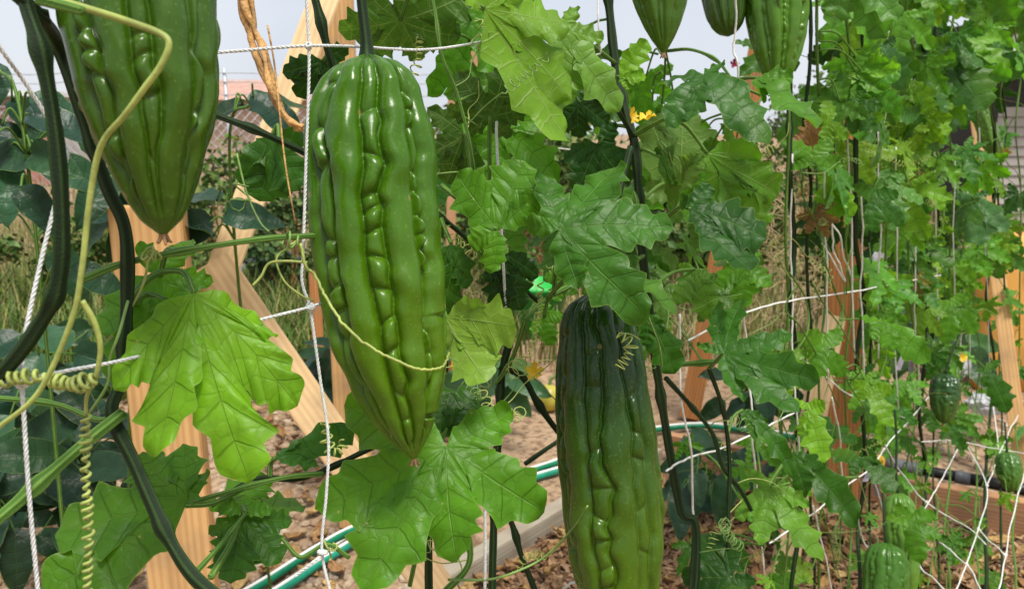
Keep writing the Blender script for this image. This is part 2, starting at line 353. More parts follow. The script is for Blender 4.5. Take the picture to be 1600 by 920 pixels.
# --- right trellis frame
q0, q1 = P(1310, 770, 2.08), P(1326, 235, 1.95); bb = ext(q0, q1, 0)
fr2 = empty('timber_trellis', bb, 'orange brown trellis frame with leaning legs behind the right leaf curtain', 'frame')
lumber('leg', bb, ext(q0, q1, 1.7), .092, .04, M_WOODO, fr2, face=(.6, -1, .8))
q0, q1 = P(1224, 893, 1.76), P(1300, 500, 1.86); lumber('leg', ext(q0, q1, 0), ext(q0, q1, .56), .052, .04, M_WOODP, fr2, face=(.3, -1, .8))
q0, q1 = P(1074, 668, 2.75), P(1165, 190, 2.6); bb = ext(q0, q1, 0)
p = empty('leaning_stake', bb, 'leaning brown timber stake behind the dark melon, right of it', 'stake')
lumber('stake_timber', bb, ext(q0, q1, 1.5), .07, .04, M_WOODO, p)
q0, q1 = P(1598, 735, 2.2), P(1566, 485, 2.3); bb = ext(q0, q1, 0)
p = empty('corner_post', bb, 'two toned pine post at the right edge beside the netting', 'post')
lumber('post_timber', bb, ext(q0, q1, 1.1), .042, .05, M_WOOD, p)
q0, q1 = P(497, 540, 2.8), P(492, 440, 2.8); bb = ext(q0, q1, 0)
p = empty('thin_stake', bb, 'thin dark brown stake just left of the main melon', 'stake')
lumber('stake_timber', bb, ext(q0, q1, .5), .04, .03, M_WOODO, p)
for i, (x0, y0, x1, y1) in enumerate(((706, 240, 708, 70), (748, 170, 738, 60))):
    q0, q1 = P(x0, y0, 4.2), P(x1, y1, 4.2); bb = ext(q0, q1, 0)
    p = empty('garden_stake', bb, ('reddish wooden stake far behind, nearer the main melon', 'reddish wooden stake far behind, second from the main melon')[i], 'stake', 'far stakes')
    lumber('stake_timber', bb, ext(q0, q1, 1.45), .05, .04, M_WOODB, p)

# --- raised bed edging
A = G(1030, 716); B = G(1640, 846); D = G(640, 955); 
bed = empty('bed_edging', A, 'raised bed edging of brown boards with pale weathered side board', 'edging')
def board(p0, p1, h, th, mat, nm='board'):
    p0 = np.asarray(p0); p1 = np.asarray(p1); d = (p1 - p0) / np.linalg.norm(p1 - p0)
    lumber(nm, p0 + [0, 0, h / 2 - .01], p1 + [0, 0, h / 2 - .01], h, th, mat, bed, face=(p0 + p1) / 2 + np.array([d[1], -d[0], 0]) * 5 + [0, 0, h / 2 - .01])
mid = A + (B - A) * .47
dirn = (B - A) / np.linalg.norm(B - A)
board(A + dirn * .03, mid, .10, .036, M_WOODB); board(mid + dirn * .006, B, .105, .036, M_WOODB)
dd = (A - D) / np.linalg.norm(A - D)
board(D - dd * .6, D + dd * .62, .055, .045, M_WOODW); board(D + dd * .625, A - dd * .02, .055, .045, M_WOODW)

# ================================================================== BITTER MELONS
PROF_T = np.array([0, .012, .03, .06, .10, .17, .28, .42, .55, .65, .74, .82, .89, .94, .975, 1.0])
PROF_R = np.array([.13, .26, .50, .70, .83, .94, 1., 1., .985, .94, .85, .70, .51, .33, .17, .03])
def smooth1(n, k, amp, period):
    """smooth noise along z, n samples"""
    m_ = max(4, int(period)); v = rng.normal(0, 1, m_ + 4); x = np.linspace(1, m_ + 1, n); i = x.astype(int); f = x - i; f = f * f * (3 - 2 * f)
    return amp * (v[i] * (1 - f) + v[i + 1] * f)
def melon_body(L, R, NT=288, NZ=420, nridge=9, depth=.20, prof=None, bead=(.05, .16), wander=.11, seed=1, squash=1.0, rough=1.0):
    global rng
    keep = rng; rng = np.random.default_rng(seed)
    t = np.linspace(0, 1, NZ) ; pt, pr = prof if prof else (PROF_T, PROF_R)
    rad = np.interp(t, pt, pr)
    for _ in range(3): rad[1:-1] = (rad[:-2] + 2 * rad[1:-1] + rad[2:]) / 4
    ns_ = 2 * nridge; wid = np.where(np.arange(ns_) % 2 == 0, rng.uniform(1.0, 1.8, ns_), rng.uniform(.38, .8, ns_)); wid /= wid.sum()
    edge = np.concatenate([[0], np.cumsum(wid)])[:-1]
    E = np.stack([edge[j] + wander * wid[j] * (smooth1(NZ, 0, .9, 5) + smooth1(NZ, 0, .9, 13) + smooth1(NZ, 0, .55, 30)) for j in range(ns_)], 0)  # ns x NZ
    th = np.arange(NT) / NT
    Hh = np.zeros((NZ, NT))
    # segments for wart strips
    segs = []
    for j in range(ns_):
        b_ = [rng.uniform(-.1, 0)]
        while b_[-1] < 1.05: b_.append(b_[-1] + math.exp(rng.uniform(math.log(bead[0] * .75), math.log(bead[1] * 1.35))))
        segs.append((np.array(b_), np.clip(rng.normal(.84, .2, len(b_) + 1), .25, 1.05), rng.uniform(-.03, .03, len(b_) + 1), rng.uniform(1.9, 3.4, len(b_) + 1)))
    ampr = np.stack([1 + .10 * smooth1(NZ, 0, .8, 14) for j in range(ns_)], 0)
    for iz in range(NZ):
        e = E[:, iz] ; o = np.argsort(e); es = e[o]; k = np.searchsorted(es, th, side='right') - 1
        lo = np.where(k >= 0, es[k], es[-1] - 1); hi = np.where(k + 1 < ns_, es[np.minimum(k + 1, ns_ - 1)], es[0] + 1); j = o[k]
        u = np.clip((th - lo) / np.maximum(hi - lo, 1e-4) * 2 - 1, -1, 1)
        hr = np.sqrt(np.maximum(0, 1 - np.abs(u) ** 2.5)) * np.clip(ampr[j, iz], .7, 1.12)
        hw = np.zeros(NT)
        for jj in np.unique(j):
            if jj % 2:
                s_, a_, sl, ex_ = segs[jj]; ms = j == jj; um = u[ms]; tt = t[iz] + .012 * um * math.sin(jj * 5 + t[iz] * 23)
                q = np.clip(np.searchsorted(s_, tt) - 1, 0, len(s_) - 2); v = np.clip((tt - s_[q]) / (s_[q + 1] - s_[q]) * 2 - 1, -1, 1)
                hw[ms] = (.42 + .58 * np.sqrt(np.maximum(0, 1 - np.abs(v) ** ex_[q]))) * a_[q] * .98 * np.sqrt(np.maximum(0, 1 - np.abs(um) ** 2.2))
        Hh[iz] = np.where(j % 2 == 0, hr, hw)
    for _ in range(3):
        Hh = (np.roll(Hh, 1, 1) + 2 * Hh + np.roll(Hh, -1, 1)) / 4
        Hh[1:-1] = (Hh[:-2] + 2 * Hh[1:-1] + Hh[2:]) / 4
    lump2 = np.zeros_like(Hh)
    for _ in range(26):
        k1, k2 = rng.integers(2, 13), rng.uniform(8, 60); lump2 += rng.normal(0, .0045) * np.sin(k1 * 2 * np.pi * th[None, :] + rng.uniform(0, 6.28) + 2 * np.sin(t[:, None] * 7)) * np.sin(k2 * t[:, None] + rng.uniform(0, 6.28))
    lump = lump2 * np.clip(Hh, 0, 1) * .8 + sum(.012 * np.sin(k1 * 2 * np.pi * th[None, :] + p1) * np.sin(k2 * t[:, None] + p2) for k1, k2, p1, p2 in ((1, 5, .3, 1), (2, 9, 2, .4), (3, 17, 1, 2)))
    fade = np.clip(np.minimum(t / .03, (1 - t) / .05), .25, 1)[:, None]
    rr = R * rad[:, None] * (1 + lump * rough) * (1 - depth * fade * (1 - Hh) * np.clip(1.15 - .15 * rad[:, None], .8, 1.2))
    a_ = th * 2 * np.pi
    # shoulder: ridges rise round a sunken stem
    zz = -L * t[:, None] + (0.018 * L) * np.exp(-((t[:, None] - .0) / .03) ** 2) * -1 + Hh * .012 * L * np.exp(-(t[:, None] / .03) ** 2)
    V = np.stack([rr * np.cos(a_)[None], rr * np.sin(a_)[None] * squash, np.broadcast_to(zz, rr.shape)], -1).reshape(-1, 3)
    i = np.arange(NZ - 1)[:, None] * NT; j = np.arange(NT)[None]; k = (j + 1) % NT
    Q = np.stack([i + j, i + NT + j, i + NT + k, i + k], -1).reshape(-1, 4)
    uv = np.stack([Hh, np.broadcast_to(t[:, None], Hh.shape)], -1).reshape(-1, 2)
    V = np.vstack([V, [[0, 0, zz[0].mean()]], [[0, 0, -L * 1.002]]]); uv = np.vstack([uv, [[.3, 0]], [[.3, 1]]])
    jj = np.arange(NT); kk = (jj + 1) % NT; e_ = (NZ - 1) * NT
    Tr = np.vstack([np.stack([np.full(NT, NT * NZ), jj, kk], -1), np.stack([np.full(NT, NT * NZ + 1), e_ + kk, e_ + jj], -1)])
    rng = keep
    return V, Q, Tr, uv
def melon(top, tip, R, label, col, stem_to, stem_r=.0035, ripe_shade=.3, bend=0., spin=0., withtip=True, smat=None, **kw):
    top = np.asarray(top); tip = np.asarray(tip); z = top - tip; L = np.linalg.norm(z); z /= L
    x = np.cross([0, 1, 0], z); x /= np.linalg.norm(x); y = np.cross(z, x)
    root = empty('bitter_melon', top, label, 'bitter melon', 'bitter melons hanging on the trellis')
    V, Q, Tr, uv = melon_body(L, R, **kw)
    c, s = math.cos(spin), math.sin(spin); V = np.stack([V[:, 0] * c - V[:, 1] * s, V[:, 0] * s + V[:, 1] * c, V[:, 2]], -1)
    V[:, 0] += bend * np.sin(np.pi * np.clip(-V[:, 2] / L, 0, 1))
    me = mk('rind', V, Q, Tr, M_MELON, uvs={'UVMap': uv}, link=False)
    o = bpy.data.objects.new('rind', me); COL.objects.link(o); o.parent = root; o.color = (*col, ripe_shade)
    o.matrix_basis = Matrix(((x[0], y[0], z[0], 0), (x[1], y[1], z[1], 0), (x[2], y[2], z[2], 0), (0, 0, 0, 1)))
    pts = [top - z * .028 * L] + [np.asarray(q) for q in stem_to]
    p = cr_path(np.array(pts), 12); n_ = len(p)
    r = stem_r * (1 + 1.6 * np.exp(-np.linspace(0, 1, n_) * 9))
    V, Q, Tr, uv = tube(p - top, r, 16, 5, .14); so = mk('stalk', V, Q, Tr, smat or M_STEM, uvs={'UVMap': uv}, link=False)
    so = bpy.data.objects.new('stalk', so); COL.objects.link(so); so.parent = root
    if withtip:
        bu = Buf()
        for k in range(5):
            a = k * 1.257 + .3; d = np.array([math.cos(a), math.sin(a), -1.2]) * .0015
            pth = cr_path(np.array([tip - top + z * .003, tip - top + d * 1.2, tip - top + d * 2.4 + [0, 0, .001 * math.sin(k * 3)]]), 4)
            bu.add(*tube(pth, taper(len(pth), .0013, .0006), 6))
        bu.build('dried_blossom', M_DRYB, None).parent = root
    return root

GREEN = (.040, .118, .002)
# main melon
m1 = melon(P(573, 84, .512), P(647, 717, .508), .0435, 'large bright green bitter melon hanging left of centre', GREEN,
           [P(572, 60, .512), P(566, 10, .512), P(560, -60, .51), P(556, -120, .505)], .0030, spin=.35, ripe_shade=.6, bend=-.008, wander=.10, NT=440, NZ=520, nridge=8, seed=5, bead=(.04, .13), depth=.28)
# dark melon right of centre; its dark top colour includes shade from the leaves
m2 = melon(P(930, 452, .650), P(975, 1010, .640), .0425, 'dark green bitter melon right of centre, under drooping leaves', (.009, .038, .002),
           [P(932, 440, .65), P(945, 400, .66), P(960, 330, .68), P(985, 230, .70)], .0030, spin=1.3, ripe_shade=.62, NT=400, NZ=460, nridge=8, seed=12, bead=(.05, .13), depth=.2,
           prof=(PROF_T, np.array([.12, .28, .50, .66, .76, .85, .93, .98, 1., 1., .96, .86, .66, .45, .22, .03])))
# blurred melon upper left
m0 = melon(P(160, -520, .365), P(255, 366, .372), .0362, 'big dark green bitter melon cut off by the upper left edge', (.022, .070, .003),
           [P(158, -560, .365), P(156, -640, .37), P(160, -760, .38)], .003, spin=2.0, ripe_shade=.3, NT=400, NZ=460, nridge=8, seed=23, bead=(.03, .085), depth=.24, prof=(PROF_T, np.array([.13, .26, .50, .70, .83, .94, 1., 1., 1., .97, .90, .76, .57, .41, .26, .05])))
m3 = melon(P(1012, -330, .80), P(1037, 84, .79), .0405, 'pointed bitter melon hanging against the sky at the top', (.035, .10, .007),
           [P(1012, -350, .80), P(1015, -420, .80)], spin=.6, NT=200, NZ=260, nridge=8, seed=31, wander=.06, bead=(.06, .2), depth=.2,
           prof=(PROF_T, np.array([.12, .28, .50, .7, .82, .93, 1., 1., .97, .9, .8, .66, .48, .31, .16, .03])))
m4 = melon(P(1112, -220, .99), P(1138, 57, .97), .031, 'finely ridged dark bitter melon between the two at the top', (.014, .046, .006),
           [P(1112, -240, .99), P(1112, -300, .99)], spin=.2, NT=200, NZ=200, nridge=13, seed=37, wander=.03, bead=(.2, .5), depth=.24,
           prof=(PROF_T, np.array([.12, .28, .5, .7, .82, .93, 1., 1., 1., .98, .95, .88, .76, .62, .42, .05])), withtip=False)
m5 = melon(P(1210, -200, .97), P(1216, 148, .955), .040, 'beaded bitter melon at the top edge with rows of small warts', (.06, .165, .010),
           [P(1210, -215, .97), P(1212, -290, .97)], spin=.9, NT=240, NZ=300, nridge=8, seed=41, wander=.08, bead=(.018, .045), depth=.24, withtip=False)
m6 = melon(P(1478, 583, 1.62), P(1474, 662, 1.60), .030, 'small round dark bitter melon hanging in the net, lower right', (.014, .052, .010),
           [P(1479, 575, 1.62), P(1490, 545, 1.66), P(1500, 520, 1.70)], .002, NT=120, NZ=110, nridge=8, seed=43, bead=(.08, .2), depth=.2,
           prof=(PROF_T, np.array([.1, .3, .5, .68, .8, .92, 1., 1., .95, .88, .78, .66, .52, .38, .2, .03])))
m7 = melon(P(1573, 706, 1.85), P(1580, 768, 1.82), .030, 'small two toned bitter melon beside the right post', (.045, .12, .016),
           [P(1573, 695, 1.85), P(1570, 660, 1.88)], .002, NT=120, NZ=110, nridge=9, seed=47, bead=(.08, .2), depth=.2,
           prof=(PROF_T, np.array([.1, .3, .5, .68, .8, .92, 1., 1., .95, .88, .78, .66, .52, .38, .2, .03])))
m8 = melon(P(1405, 768, 1.37), P(1412, 960, 1.33), .0295, 'taller pale striped bitter melon hanging low in the net', (.085, .195, .022),
           [P(1402, 762, 1.37), P(1400, 730, 1.38), P(1401, 690, 1.40), P(1398, 640, 1.42)], .002, NT=180, NZ=220, nridge=8, seed=53, bead=(.05, .14), depth=.2, smat=M_STEM)
m9 = melon(P(1386, 846, 1.29), P(1380, 1010, 1.26), .036, 'shorter darker bitter melon in front of the pale striped one', (.04, .12, .010),
           [P(1384, 838, 1.29), P(1381, 800, 1.31), P(1379, 770, 1.33)], .002, NT=180, NZ=220, nridge=8, seed=59, bead=(.06, .16), depth=.2)
m10 = melon(P(1530, 160, 1.95), P(1556, 250, 1.93), .024, 'slim pale bitter melon among leaves near the house siding', (.09, .19, .025),
           [P(1529, 150, 1.95), P(1525, 110, 1.96)], .002, NT=120, NZ=120, nridge=8, seed=61, bead=(.06, .16), depth=.2, withtip=False)
m11 = melon(P(1434, 318, 1.50), P(1434, 368, 1.50), .0125, 'tiny dark young bitter melon with yellow blossom end', (.03, .085, .02),
           [P(1434, 312, 1.5), P(1436, 290, 1.52)], .0015, NT=80, NZ=60, nridge=6, seed=67, bead=(.1, .3), depth=.2, withtip=False,
           prof=(PROF_T, np.array([.3, .6, .8, .9, .95, 1., 1., 1., 1., 1., 1., .98, .95, .9, .8, .5])))

# ================================================================== LEAVES
def leaf_outline_mesh(tips, sinus=.36, bulge=.24, K1=5, K2=26, Ms=4, teeth=3, seed=0, toothamp=.30, order=None):
    """palmate leaf in its own plane, joint at the origin. tips: 2D lobe tips sorted anticlockwise starting after the base gap."""
    r_ = np.random.default_rng(seed); tips = [np.asarray(t, float) for t in tips]; n_ = len(tips); K = K1 + K2
    V = [np.zeros(2)]; UV = [(0., 0.)]; aux = [(0, 0)]; Q = []; Tr = []
    ang = [math.atan2(t[1], t[0]) for t in tips]
    for i in range(1, n_):
        while ang[i] < ang[i - 1]: ang[i] += 2 * math.pi
    Ls = [np.linalg.norm(t) for t in tips]
    sp = []
    for i in range(n_ + 1):
        if i == 0: a = ang[0] - math.radians(42); r = .17 * Ls[0]
        elif i == n_: a = ang[-1] + math.radians(42); r = .17 * Ls[-1]
        else:
            a = (ang[i - 1] + ang[i]) / 2 + r_.uniform(-.05, .05); r = min(Ls[i - 1], Ls[i]) * (sinus[(i - 1) % len(sinus)] if isinstance(sinus, (list, tuple)) else sinus * r_.uniform(.8, 1.2))
        sp.append(np.array([math.cos(a), math.sin(a)]) * r)
    shared = {}
    sinus0 = K1 / K
    def addv(p, u, v, k, lob):
        V.append(np.asarray(p, float)); UV.append((u, v)); aux.append((k, lob)); return len(V) - 1
    for i in range(n_):
        L = Ls[i]; ax = tips[i] / L; px_ = np.array([-ax[1], ax[0]])
        kk = np.arange(K + 1) / K
        curve = r_.uniform(-.05, .05) * L
        midp = [ax * (L * (k ** 1.08)) + px_ * curve * math.sin(math.pi * k) for k in kk]; midp[-1] = tips[i]
        mids = [0] + [addv(midp[k], 0, kk[k], k, i) for k in range(1, K + 1)]
        for side, Sp, key in ((-1, sp[i], i), (1, sp[i + 1], i + 1)):
            s0, w0 = Sp @ ax, abs(Sp @ px_)
            if (Sp @ px_) * side < 0: w0 = .02 * L
            ph = r_.uniform(0, .4); nt_ = teeth + (r_.random() < .4); bl = bulge * r_.uniform(.88, 1.14) * L
            rows = []
            for k in range(1, K + 1):
                if k <= K1:
                    bp_ = Sp * (k / K1)
                    kx = (key, k)
                    end_shared = 0 < key < n_
                else:
                    q = (k - K1) / K2
                    bul = 2.6 * q ** .88 * (1 - q) ** .76
                    fr_ = (nt_ * q ** .95 + ph * (1 - q)) % 1.0; lv = int(nt_ * q ** .95 + ph * (1 - q))
                    tw = (1 - abs(2 * fr_ ** 1.5 - 1)) ** .9 * (.75 + .5 * ((lv * 7 + i * 3 + int(side)) % 5) / 4)
                    ww = w0 * (1 - q) ** 2.2 + bl * bul * (1 - toothamp + toothamp * 1.6 * tw)
                    back = -.07 * L * math.sin(math.pi * min(1, q * 2.6)) * (1 if q < .3846 else 0)
                    ss = s0 + (L - s0) * (q ** .9) + back + .05 * L * (tw - .4) * (1 - q) * min(1, 4 * q)
                    if k == K: ss, ww = L, 0
                    bp_ = ax * ss + px_ * side * ww + px_ * curve * math.sin(math.pi * min(1, max(0, ss / L))); end_shared = False
                row = []
                for mI in range(1, Ms + 1):
                    f = mI / Ms
                    if k == K: row.append(mids[K]); continue
                    if mI == Ms and end_shared:
                        if (key, k) not in shared: shared[(key, k)] = addv(bp_, side, kk[k], k, i)
                        row.append(shared[(key, k)]); continue
                    p_ = midp[k] * (1 - f) + bp_ * f
                    row.append(addv(p_, side * f, kk[k], k, i))
                rows.append([mids[k]] + row)
            prev = [0] * (Ms + 1)
            for row in rows:
                for mI in range(Ms):
                    a, b_, c, d = prev[mI], prev[mI + 1], row[mI + 1], row[mI]
                    f = [a, b_, c, d]; g_ = []
                    for x in f:
                        if x not in g_: g_.append(x)
                    if side == 1: g_ = g_[::-1]
                    if len(g_) == 4: Q.append(g_)
                    elif len(g_) == 3: Tr.append(g_)
                prev = row
    return np.array(V), np.array(UV), Q, Tr, np.array(aux), max(Ls)
def shape3d(V2, UV, aux, R, fold=.12, droop=.25, wave=.05, seed=0, curl=0.):
    r_ = np.random.default_rng(seed + 99); x, y = V2[:, 0], V2[:, 1]; r = np.hypot(x, y); a = np.arctan2(y, x); au = np.abs(UV[:, 0]); v = UV[:, 1]
    z = fold * R * au * np.minimum(1, r / R * 1.6) * .22
    lob = aux[:, 1].astype(int); dl = r_.uniform(.4, 1.5, lob.max() + 1); tw = r_.uniform(-.3, .3, lob.max() + 1)
    fac = np.clip((v - .2) / .35, 0, 1); fac = fac * fac * (3 - 2 * fac)
    z -= droop * R * (r / R) ** 2 * (1 + (dl[lob] - 1) * fac)
    z += tw[lob] * UV[:, 0] * R * .32 * fac
    for k in range(4):
        kx, ky = r_.normal(0, 1, 2) * 5 / R; ph = r_.uniform(0, 6.28)
        z += wave * R * .35 * np.sin(kx * x + ky * y + ph) * (.25 + au ** 2) * np.minimum(1, r / R * 2)
    z += wave * R * .55 * np.sin(v * 17 + lob * 2 + np.sign(UV[:, 0])) * au ** 3 * fac
    z += .010 * R * np.abs(np.sin(math.pi * 5 * v)) * np.sin(math.pi * au) * np.minimum(1, v * 4)
    if curl: z += curl * R * au ** 2 * (r / R)
    return z
def leaf_mesh(tips, name='leaf', mat=None, seed=0, flip=False, shape=None, **kw):
    V2, UV, Q, Tr, aux, R = leaf_outline_mesh(tips, seed=seed, **kw)
    z = shape3d(V2, UV, aux, R, seed=seed, **(shape or {}))
    V = np.column_stack([V2, z]); Q = np.array(Q); Tr = np.array(Tr)
    if flip: Q = Q[:, ::-1]; Tr = Tr[:, ::-1]
    return V, Q, Tr, UV, V2
def std_tips(size, seed, n_=None):  # lobe tips of an ordinary leaf
    r_ = np.random.default_rng(seed); n_ = n_ or r_.choice([5, 5, 7, 6])
    if n_ == 5: A = [-112, -55, 0, 55, 112]; Ln = [.6, .86, 1.12, .86, .6]
    elif n_ == 7: A = [-140, -95, -48, 0, 48, 95, 140]; Ln = [.45, .7, .92, 1, .92, .7, .45]
    else: A = [-120, -72, -25, 22, 70, 118]; Ln = [.6, .82, 1, .97, .8, .6]
    return [np.array([math.cos(math.radians(a + 90 + r_.uniform(-6, 6))), math.sin(math.radians(a + 90 + r_.uniform(-6, 6)))]) * l * size * r_.uniform(.88, 1.1) for a, l in zip(A, Ln)]

# ---- vines
VINES = {}
class Vine:
    def __init__(s, base, label):
        s.root = empty('bitter_melon_vine', base, label, 'vine', 'bitter melon vines on the trellis'); s.loc = np.asarray(base, float); s.path = []; s.leafn = 0
    def put(s, o, parent=None):
        o.parent = parent or s.root
        return o
    def stem(s, pts, r0, r1=None, mat=None, ribs=5, per=10, attach=True, name='stem', nodes=True):
        p = cr_path(np.array(pts), per); r = np.linspace(r0, r1 if r1 else r0, len(p))
        Ls = np.concatenate([[0], np.cumsum(np.linalg.norm(np.diff(p, axis=0), axis=1))])
        if nodes: r = r * (1 + .45 * np.exp(-((Ls % .11 - .055) / .006) ** 2) + .06 * np.sin(Ls * 140) + .05 * np.sin(Ls * 57 + 1)) * .86
        V, Q, Tr, uv = tube(p - s.loc, r, 20 if ribs else 8, ribs, .16); o = mk(name, V, Q, Tr, mat or M_STEM, None, uvs={'UVMap': uv}); s.put(o)
        if attach: s.path.append(p)
        return o
    def nearest(s, q):
        allp = np.vstack(s.path); d = np.linalg.norm(allp - q, axis=1) + .25 * np.maximum(0, allp[:, 2] - q[2] - .02); return allp[np.argmin(d)]
    def leaf(s, me, mw, col, petiole=None, pr=.0016, pmat=None):
        o = bpy.data.objects.new('leaf', me); COL.objects.link(o); o.parent = s.root; o.color = (*col, 1)
        o.matrix_basis = Matrix.Translation(-Vector(s.loc)) @ mw
        if petiole is not None:
            p = cr_path(np.array(petiole), 6); loc = np.array(mw.translation)
            V, Q, Tr, uv = tube(p, np.linspace(pr * 1.25, pr, len(p)), 8); inv = np.array(mw.inverted())
            V = V @ inv[:3, :3].T + inv[:3, 3]
            q = mk('petiole', V, Q, Tr, pmat or M_STEML, None, uvs={'UVMap': uv}); q.parent = o
        return o
    def tendril(s, path, r0=.0009, r1=.0004, mat=None, name='tendril'):
        p = np.asarray(path); V, Q, Tr, uv = tube(p - s.loc, np.linspace(r0, r1, len(p)), 6)
        s.put(mk(name, V, Q, Tr, mat or M_TEND, None, uvs={'UVMap': uv}))
    def flower(s, at, size=.012, mat=None, up=(0, -.7, .5)):
        bu = Buf(); z = np.array(up, float); z /= np.linalg.norm(z); x = np.cross(z, [.3, .2, 1]); x /= np.linalg.norm(x); y = np.cross(z, x)
        for k in range(5):
            a = k * 2 * math.pi / 5; d = math.cos(a) * x + math.sin(a) * y; e = -math.sin(a) * x + math.cos(a) * y
            pts = [np.zeros(3), d * .35 + e * .26 + z * .35, d * .8 + e * .36 + z * .62, d * (.95 + .2 * math.sin(k * 2.3)) + z * (.6 + .3 * math.cos(k * 3.1)), d * .8 - e * .36 + z * .7, d * .35 - e * .26 + z * .35, d * .55 + z * .38]
            V = np.array(pts) * size + np.asarray(at) - s.loc
            bu.add(V, None, [[0, 1, 6], [1, 2, 6], [2, 3, 6], [3, 4, 6], [4, 5, 6], [5, 0, 6]])
        s.put(bu.build('flower', mat or M_PETAL))

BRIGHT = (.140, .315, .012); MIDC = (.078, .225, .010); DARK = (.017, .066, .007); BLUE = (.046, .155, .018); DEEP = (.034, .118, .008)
HN = [0]
def hero(vine, j, d, tips, col=MIDC, tilt=(0, 0), pet=None, flip=False, pr=.0017, pmat=None, shape=None, sinus=.46, bulge=.26, **kw):
    """leaf whose joint and lobe tips were read off the photograph, laid in its own tilted plane at depth d"""
    HN[0] += 1; J = P(*j, d); toC = CPOS - J; toC /= np.linalg.norm(toC)
    nrm = toC + RIGHT * tilt[0] + UP * tilt[1]; nrm /= np.linalg.norm(nrm)
    pts = []
    for t in tips:
        r = ray(*t); k = (nrm @ (J - CPOS)) / (nrm @ r); q = CPOS + r * k - J; pts.append(q)
    e = pts[len(pts) // 2]; ey = e / np.linalg.norm(e); ex = np.cross(ey, nrm); 
    p2 = [np.array([q @ ex, q @ ey]) for q in pts]
    # sort anticlockwise, starting after the widest gap
    an = np.array([math.atan2(q[1], q[0]) for q in p2]); o = np.argsort(an); an2 = an[o]
    gaps = np.diff(np.concatenate([an2, [an2[0] + 2 * math.pi]])); st = (int(np.argmax(gaps)) + 1) % len(o)
    p2 = [p2[o[(st + i) % len(o)]] for i in range(len(o))]
    V, Q, Tr, UV, F2 = leaf_mesh(p2, seed=HN[0], flip=flip, shape=shape, sinus=sinus, bulge=bulge, **kw)
    me = mk('leaf', V, Q, Tr, M_LEAF, uvs={'UVMap': UV, 'Flat': F2}, link=False)
    mw = Matrix(((ex[0], ey[0], nrm[0], J[0]), (ex[1], ey[1], nrm[1], J[1]), (ex[2], ey[2], nrm[2], J[2]), (0, 0, 0, 1)))
    if pet is None:
        S_ = vine.nearest(J); back = -nrm * .012; midp = (J + S_) / 2 + back + np.array([0, 0, .012]); pet = [S_, midp, J]
    else: pet = [P(*q) for q in pet] + [J]
    return vine.leaf(me, mw, col, pet, pr, pmat)

vL = Vine(P(20, 1250, .45) * [1, 1, 0], 'vine with thick dark stems in the left foreground beside the cut off melon')
vM = Vine(P(700, 1500, .62) * [1, 1, 0], 'vine behind the main melon, with a broad leaf below it')
vC = Vine(P(1000, 1500, .80) * [1, 1, 0], 'vine over the dark melon with large glossy drooping leaves')
# stems, left vine
vL.stem([P(10, -120, .33), P(38, 0, .335), P(62, 80, .335), P(84, 200, .34), P(95, 340, .345), P(90, 440, .35), P(62, 505, .355), P(0, 585, .36), P(-90, 660, .37), P(-160, 900, .40), vL.loc], .0036, .0038)
vL.stem([P(-40, -60, .34), P(45, 10, .337), P(85, 60, .40), P(120, 150, .41), P(165, 285, .42), P(196, 360, .425), P(199, 470, .43), P(190, 590, .43), P(176, 645, .425), P(212, 725, .42), P(262, 835, .41), P(300, 895, .405), P(345, 935, .40), P(420, 990, .40)], .0036, .0040)
vL.stem([P(128, 437, .425), P(200, 410, .43), P(330, 385, .455), P(425, 372, .47), P(492, 368, .49), P(560, 360, .56)], .0021, .0018, M_STEML)
vL.stem([P(192, 645, .42), P(120, 703, .40), P(0, 808, .365), P(-120, 900, .35)], .0031, .0034, M_STEML)
vL.stem([P(60, 0, .30), P(130, 18, .298)], .0022, .0018, M_STEML, attach=False)
vL.stem([P(-60, 620, .47), P(0, 622, .47), P(90, 632, .46), P(150, 655, .44), P(178, 650, .425)], .0018, .0016, M_STEML)
vL.stem([P(300, 900, .42), P(345, 850, .46), P(385, 800, .50)], .0016, .0013, M_STEML)
# stems, main vine
vM.stem([P(470, -80, .56), P(492, 0, .56), P(515, 90, .57), P(548, 200, .60), P(580, 400, .63), P(640, 600, .66), P(690, 760, .68), P(670, 900, .66), vM.loc], .0033, .0036)
vM.stem([P(300, 165, .58), P(350, 185, .57), P(418, 212, .57), P(520, 260, .60)], .0030, .0028)
vM.stem([P(664, -60, .60), P(680, 20, .60), P(690, 85, .60), P(715, 150, .61), P(735, 230, .62), P(742, 300, .64), P(750, 420, .66)], .0016, .0014, M_STEML)
vM.stem([P(600, 280, .63), P(668, 325, .64), P(720, 365, .66), P(770, 412, .68), P(840, 470, .72)], .0024, .0026)
vM.stem([P(600, 690, .66), P(480, 745, .60), P(400, 748, .58), P(330, 790, .56)], .0026, .0018, M_STEM)
vM.stem([P(505, 740, .585), P(450, 745, .57), P(385, 760, .55), P(300, 785, .50)], .0021, .0018, M_STEML)
vM.stem([P(800, 520, .70), P(784, 585, .70), P(778, 680, .70), P(772, 800, .70), P(768, 950, .70), P(760, 1300, .70)], .0036, .0038)
vM.stem([P(780, 572, .70), P(815, 588, .70), P(840, 630, .705), P(870, 672, .71), P(930, 740, .76)], .0034, .0032)
vM.stem([P(760, 760, .72), P(795, 808, .72), P(815, 870, .72), P(838, 930, .72), P(860, 1010, .72)], .003, .003)
vM.stem([P(690, 745, .66), P(735, 865, .64), P(690, 930, .64)], .0028, .0030, M_STEML)
vM.stem([P(820, 725, .80), P(868, 692, .80), P(980, 620, .84)], .0026, .0024)
vM.stem([P(640, 915, .60), P(690, 690, .60), P(720, 660, .62), P(745, 640, .64)], .0018, .0016, M_STEML)
